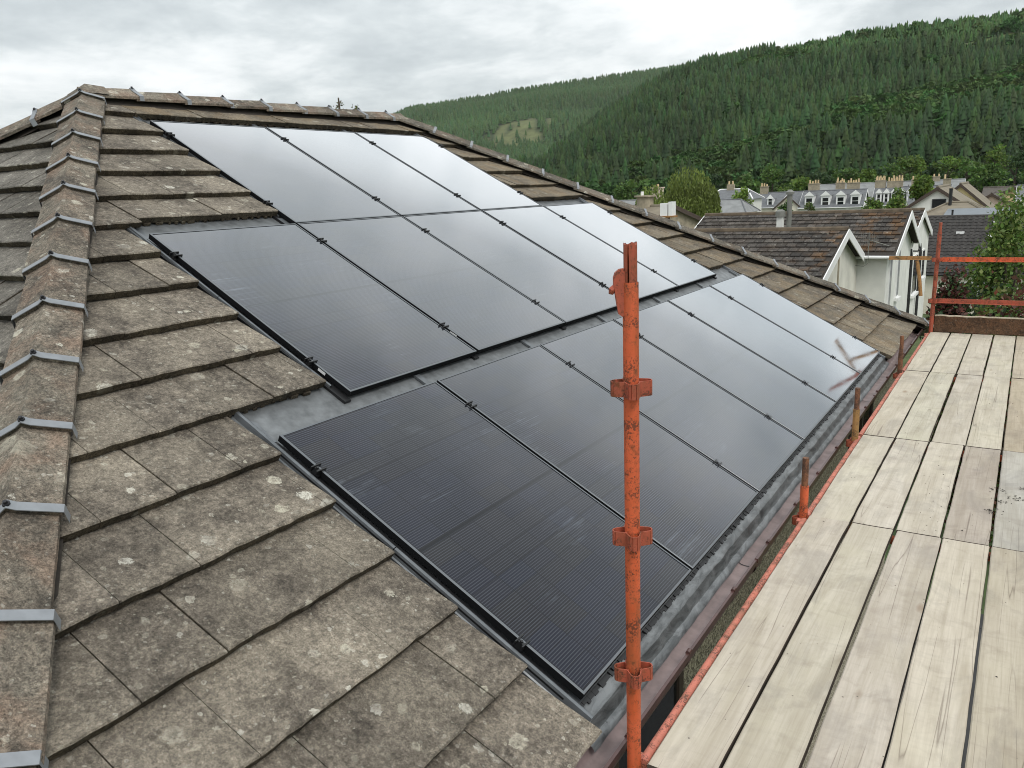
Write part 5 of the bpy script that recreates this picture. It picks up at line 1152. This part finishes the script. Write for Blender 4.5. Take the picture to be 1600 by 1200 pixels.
for i, (x, y, h_, w_, c_, lb) in enumerate(((-19.5, 112.0, 4.3, 3.0, [OLIVE, GREEN], 'low olive bush before the four-dormer terrace'), (-11.6, 112.0, 4.6, 3.4, [GREEN, LIGHT], 'green bush below the seven-dormer row'), (-24.0, 118.0, 5.0, 2.6, [GREEN, DEEP], 'small dark tree beside the pale cream gable'), (-8.2, 108.0, 5.6, 3.0, [LIGHT, GREEN], 'light bush below the terrace end house'))):
    tree('garden_tree', lb, (x, y, GZ), h_, w_, 1600, 0.16, c_, 130+i)
rg = random.Random(77); k = 0
fringe = [(-29.5, 0.9, 0), (-27.2, 0.8, 1), (-24.2, 1.0, 0), (-18.3, 0.85, 2), (-16.6, 1.0, 0), (-14.9, 1.05, 0), (-13.4, 0.9, 1), (-12.2, 1.0, 2), (-10.2, 0.95, 0), (-9.0, 0.9, 1), (-7.6, 1.1, 0), (-6.7, 1.25, 1), (-5.4, 0.95, 2), (-4.6, 1.15, 1), (-3.6, 1.05, 0), (-2.7, 1.0, 0), (-1.9, 1.2, 1), (-1.0, 1.1, 2), (0.2, 1.0, 0)]
pos_words = ['above the far hip', 'above the hip left of the willow', 'right behind the willow crown', 'behind the villa chimney', 'right of the villa', 'over the arched dormers', 'over the terrace chimney', 'beside the terrace chimney', 'behind the long roof line', 'behind the terrace pots', 'behind the seven dormers', 'left of the terrace end', 'right of the terrace end', 'over the light garden tree', 'over the white gable', 'over the yellow gable', 'bright over the yellow houses', 'over the brown roof', 'at the right edge']
kinds = [('round broad-leaved tree', GREEN), ('light green round tree', (0.10, 0.165, 0.03)), ('dark broad-leaved tree', DEEP)]
for (a, s, kd), pw in zip(fringe, pos_words):
    d = rg.uniform(215, 300); x = CAM.x+d*math.sin(R(a)); y = CAM.y+d*math.cos(R(a))
    tree('valley_tree', f'{kinds[kd][0]} at the hill foot, {pw}', (x, y, GZ), 11.2*s*d/255, 9.0*s*rg.uniform(0.8, 1.2), 1300, 0.42, kinds[kd][1], 100+k, group='trees along the hill foot', nl=12); k += 1
# near garden on the right behind the scaffold
tree('garden_tree', 'tall fresh green tree right of the dark roof, nearest to the scaffold', (5.55, 20.5, GZ), 6.6, 2.35, 9500, 0.058, [(0.13, 0.21, 0.045), (0.095, 0.165, 0.035), (0.17, 0.23, 0.065)], 41, base=0.22, nl=22)
tree('garden_tree', 'dark green tree at the right edge behind the tall fresh one', (6.7, 23.0, GZ), 6.6, 2.6, 6000, 0.075, [GREEN, DEEP], 42, base=0.2, nl=18)
for i, (x, y, h_, w_, cl2, lb) in enumerate(((5.25, 14.5, 5.35, 2.1, [GREEN, OLIVE, (0.12, 0.05, 0.035)], 'green shrub with reddish leaves behind the toe board'), (6.05, 13.6, 5.25, 2.0, [OLIVE, RED, GREEN, (0.12, 0.055, 0.03)], 'russet shrub behind the lower guard rail'), (4.45, 17.8, 4.9, 1.3, [RED, (0.07, 0.03, 0.025), DEEP], 'dark red shrub beside the far pole'), (6.9, 15.0, 5.7, 2.0, [GREEN, (0.11, 0.05, 0.03)], 'mixed green and brown shrub at the right edge'))):
    tree('garden_shrub', lb, (x, y, GZ), h_, w_, 8500, 0.052, cl2, 60+i, cat='shrub', group='shrubs behind the deck end', base=0.12, nl=18)
hd = tag(empty('hedge', (4.35, 19.5, GZ)), 'added dark hedge standing in for the shadow below the dark roof', 'hedge')
V, F, C_ = leaf_cloud([((i*0.55, 0, 2.3), (0.6, 0.6, 2.1), rg.uniform(0.8, 1.1)) for i in range(6)], 15000, 0.07, (0.018, 0.034, 0.012), 5)  # near-black leaf colour paints the shadow area this hedge was added to fill
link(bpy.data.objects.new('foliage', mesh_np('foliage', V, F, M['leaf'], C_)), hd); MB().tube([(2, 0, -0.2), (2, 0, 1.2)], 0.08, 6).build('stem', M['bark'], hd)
# bare-ish treetop poking over the ridge
tw = tag(empty('treetop', (-17.95, 22.0, GZ)), 'thin treetop poking just above the roof ridge', 'tree'); tr = random.Random(6)
mb = MB(); mb.tube([(0, 0, 0), (0.1, 0, 6), (0, 0, 11.25)], [0.25, 0.16, 0.03], 7)
tips = []
for i in range(16):
    a = tr.uniform(0, 6.28); z0 = tr.uniform(9.0, 10.9); sp = tr.uniform(0.3, 0.75); tip = (math.cos(a)*sp, math.sin(a)*sp, z0+tr.uniform(0.15, 0.5)); mb.tube([(0, 0, z0), tip], [0.035, 0.008], 5); tips.append(tip)
mb.build('trunk', M['bark'], tw)
V, F, C_ = leaf_cloud([(t_, (0.16, 0.16, 0.16), 1.0) for t_ in tips], 420, 0.05, [(0.10, 0.09, 0.06), OLIVE], 9)
link(bpy.data.objects.new('crown', mesh_np('crown', V, F, M['leaf'], C_)), tw)

# ------------------------------------------------------------------ thin valley haze
hm = bpy.data.materials.new('haze air'); hm.use_nodes = True; ht_ = hm.node_tree; ht_.nodes.clear()
pv = nd(ht_, 'ShaderNodeVolumePrincipled', {'Color': (0.97, 0.99, 1.0, 1), 'Density': 0.000035, 'Anisotropy': 0.2})
ht_.links.new(pv.outputs[0], nd(ht_, 'ShaderNodeOutputMaterial').inputs['Volume'])
hz_ = MB().box((-6100, -6100, GZ-1.2), (6100, 6100, 330)).build('haze', hm)
tag(hz_, 'thin bluish haze filling the valley', 'haze', kind='stuff')
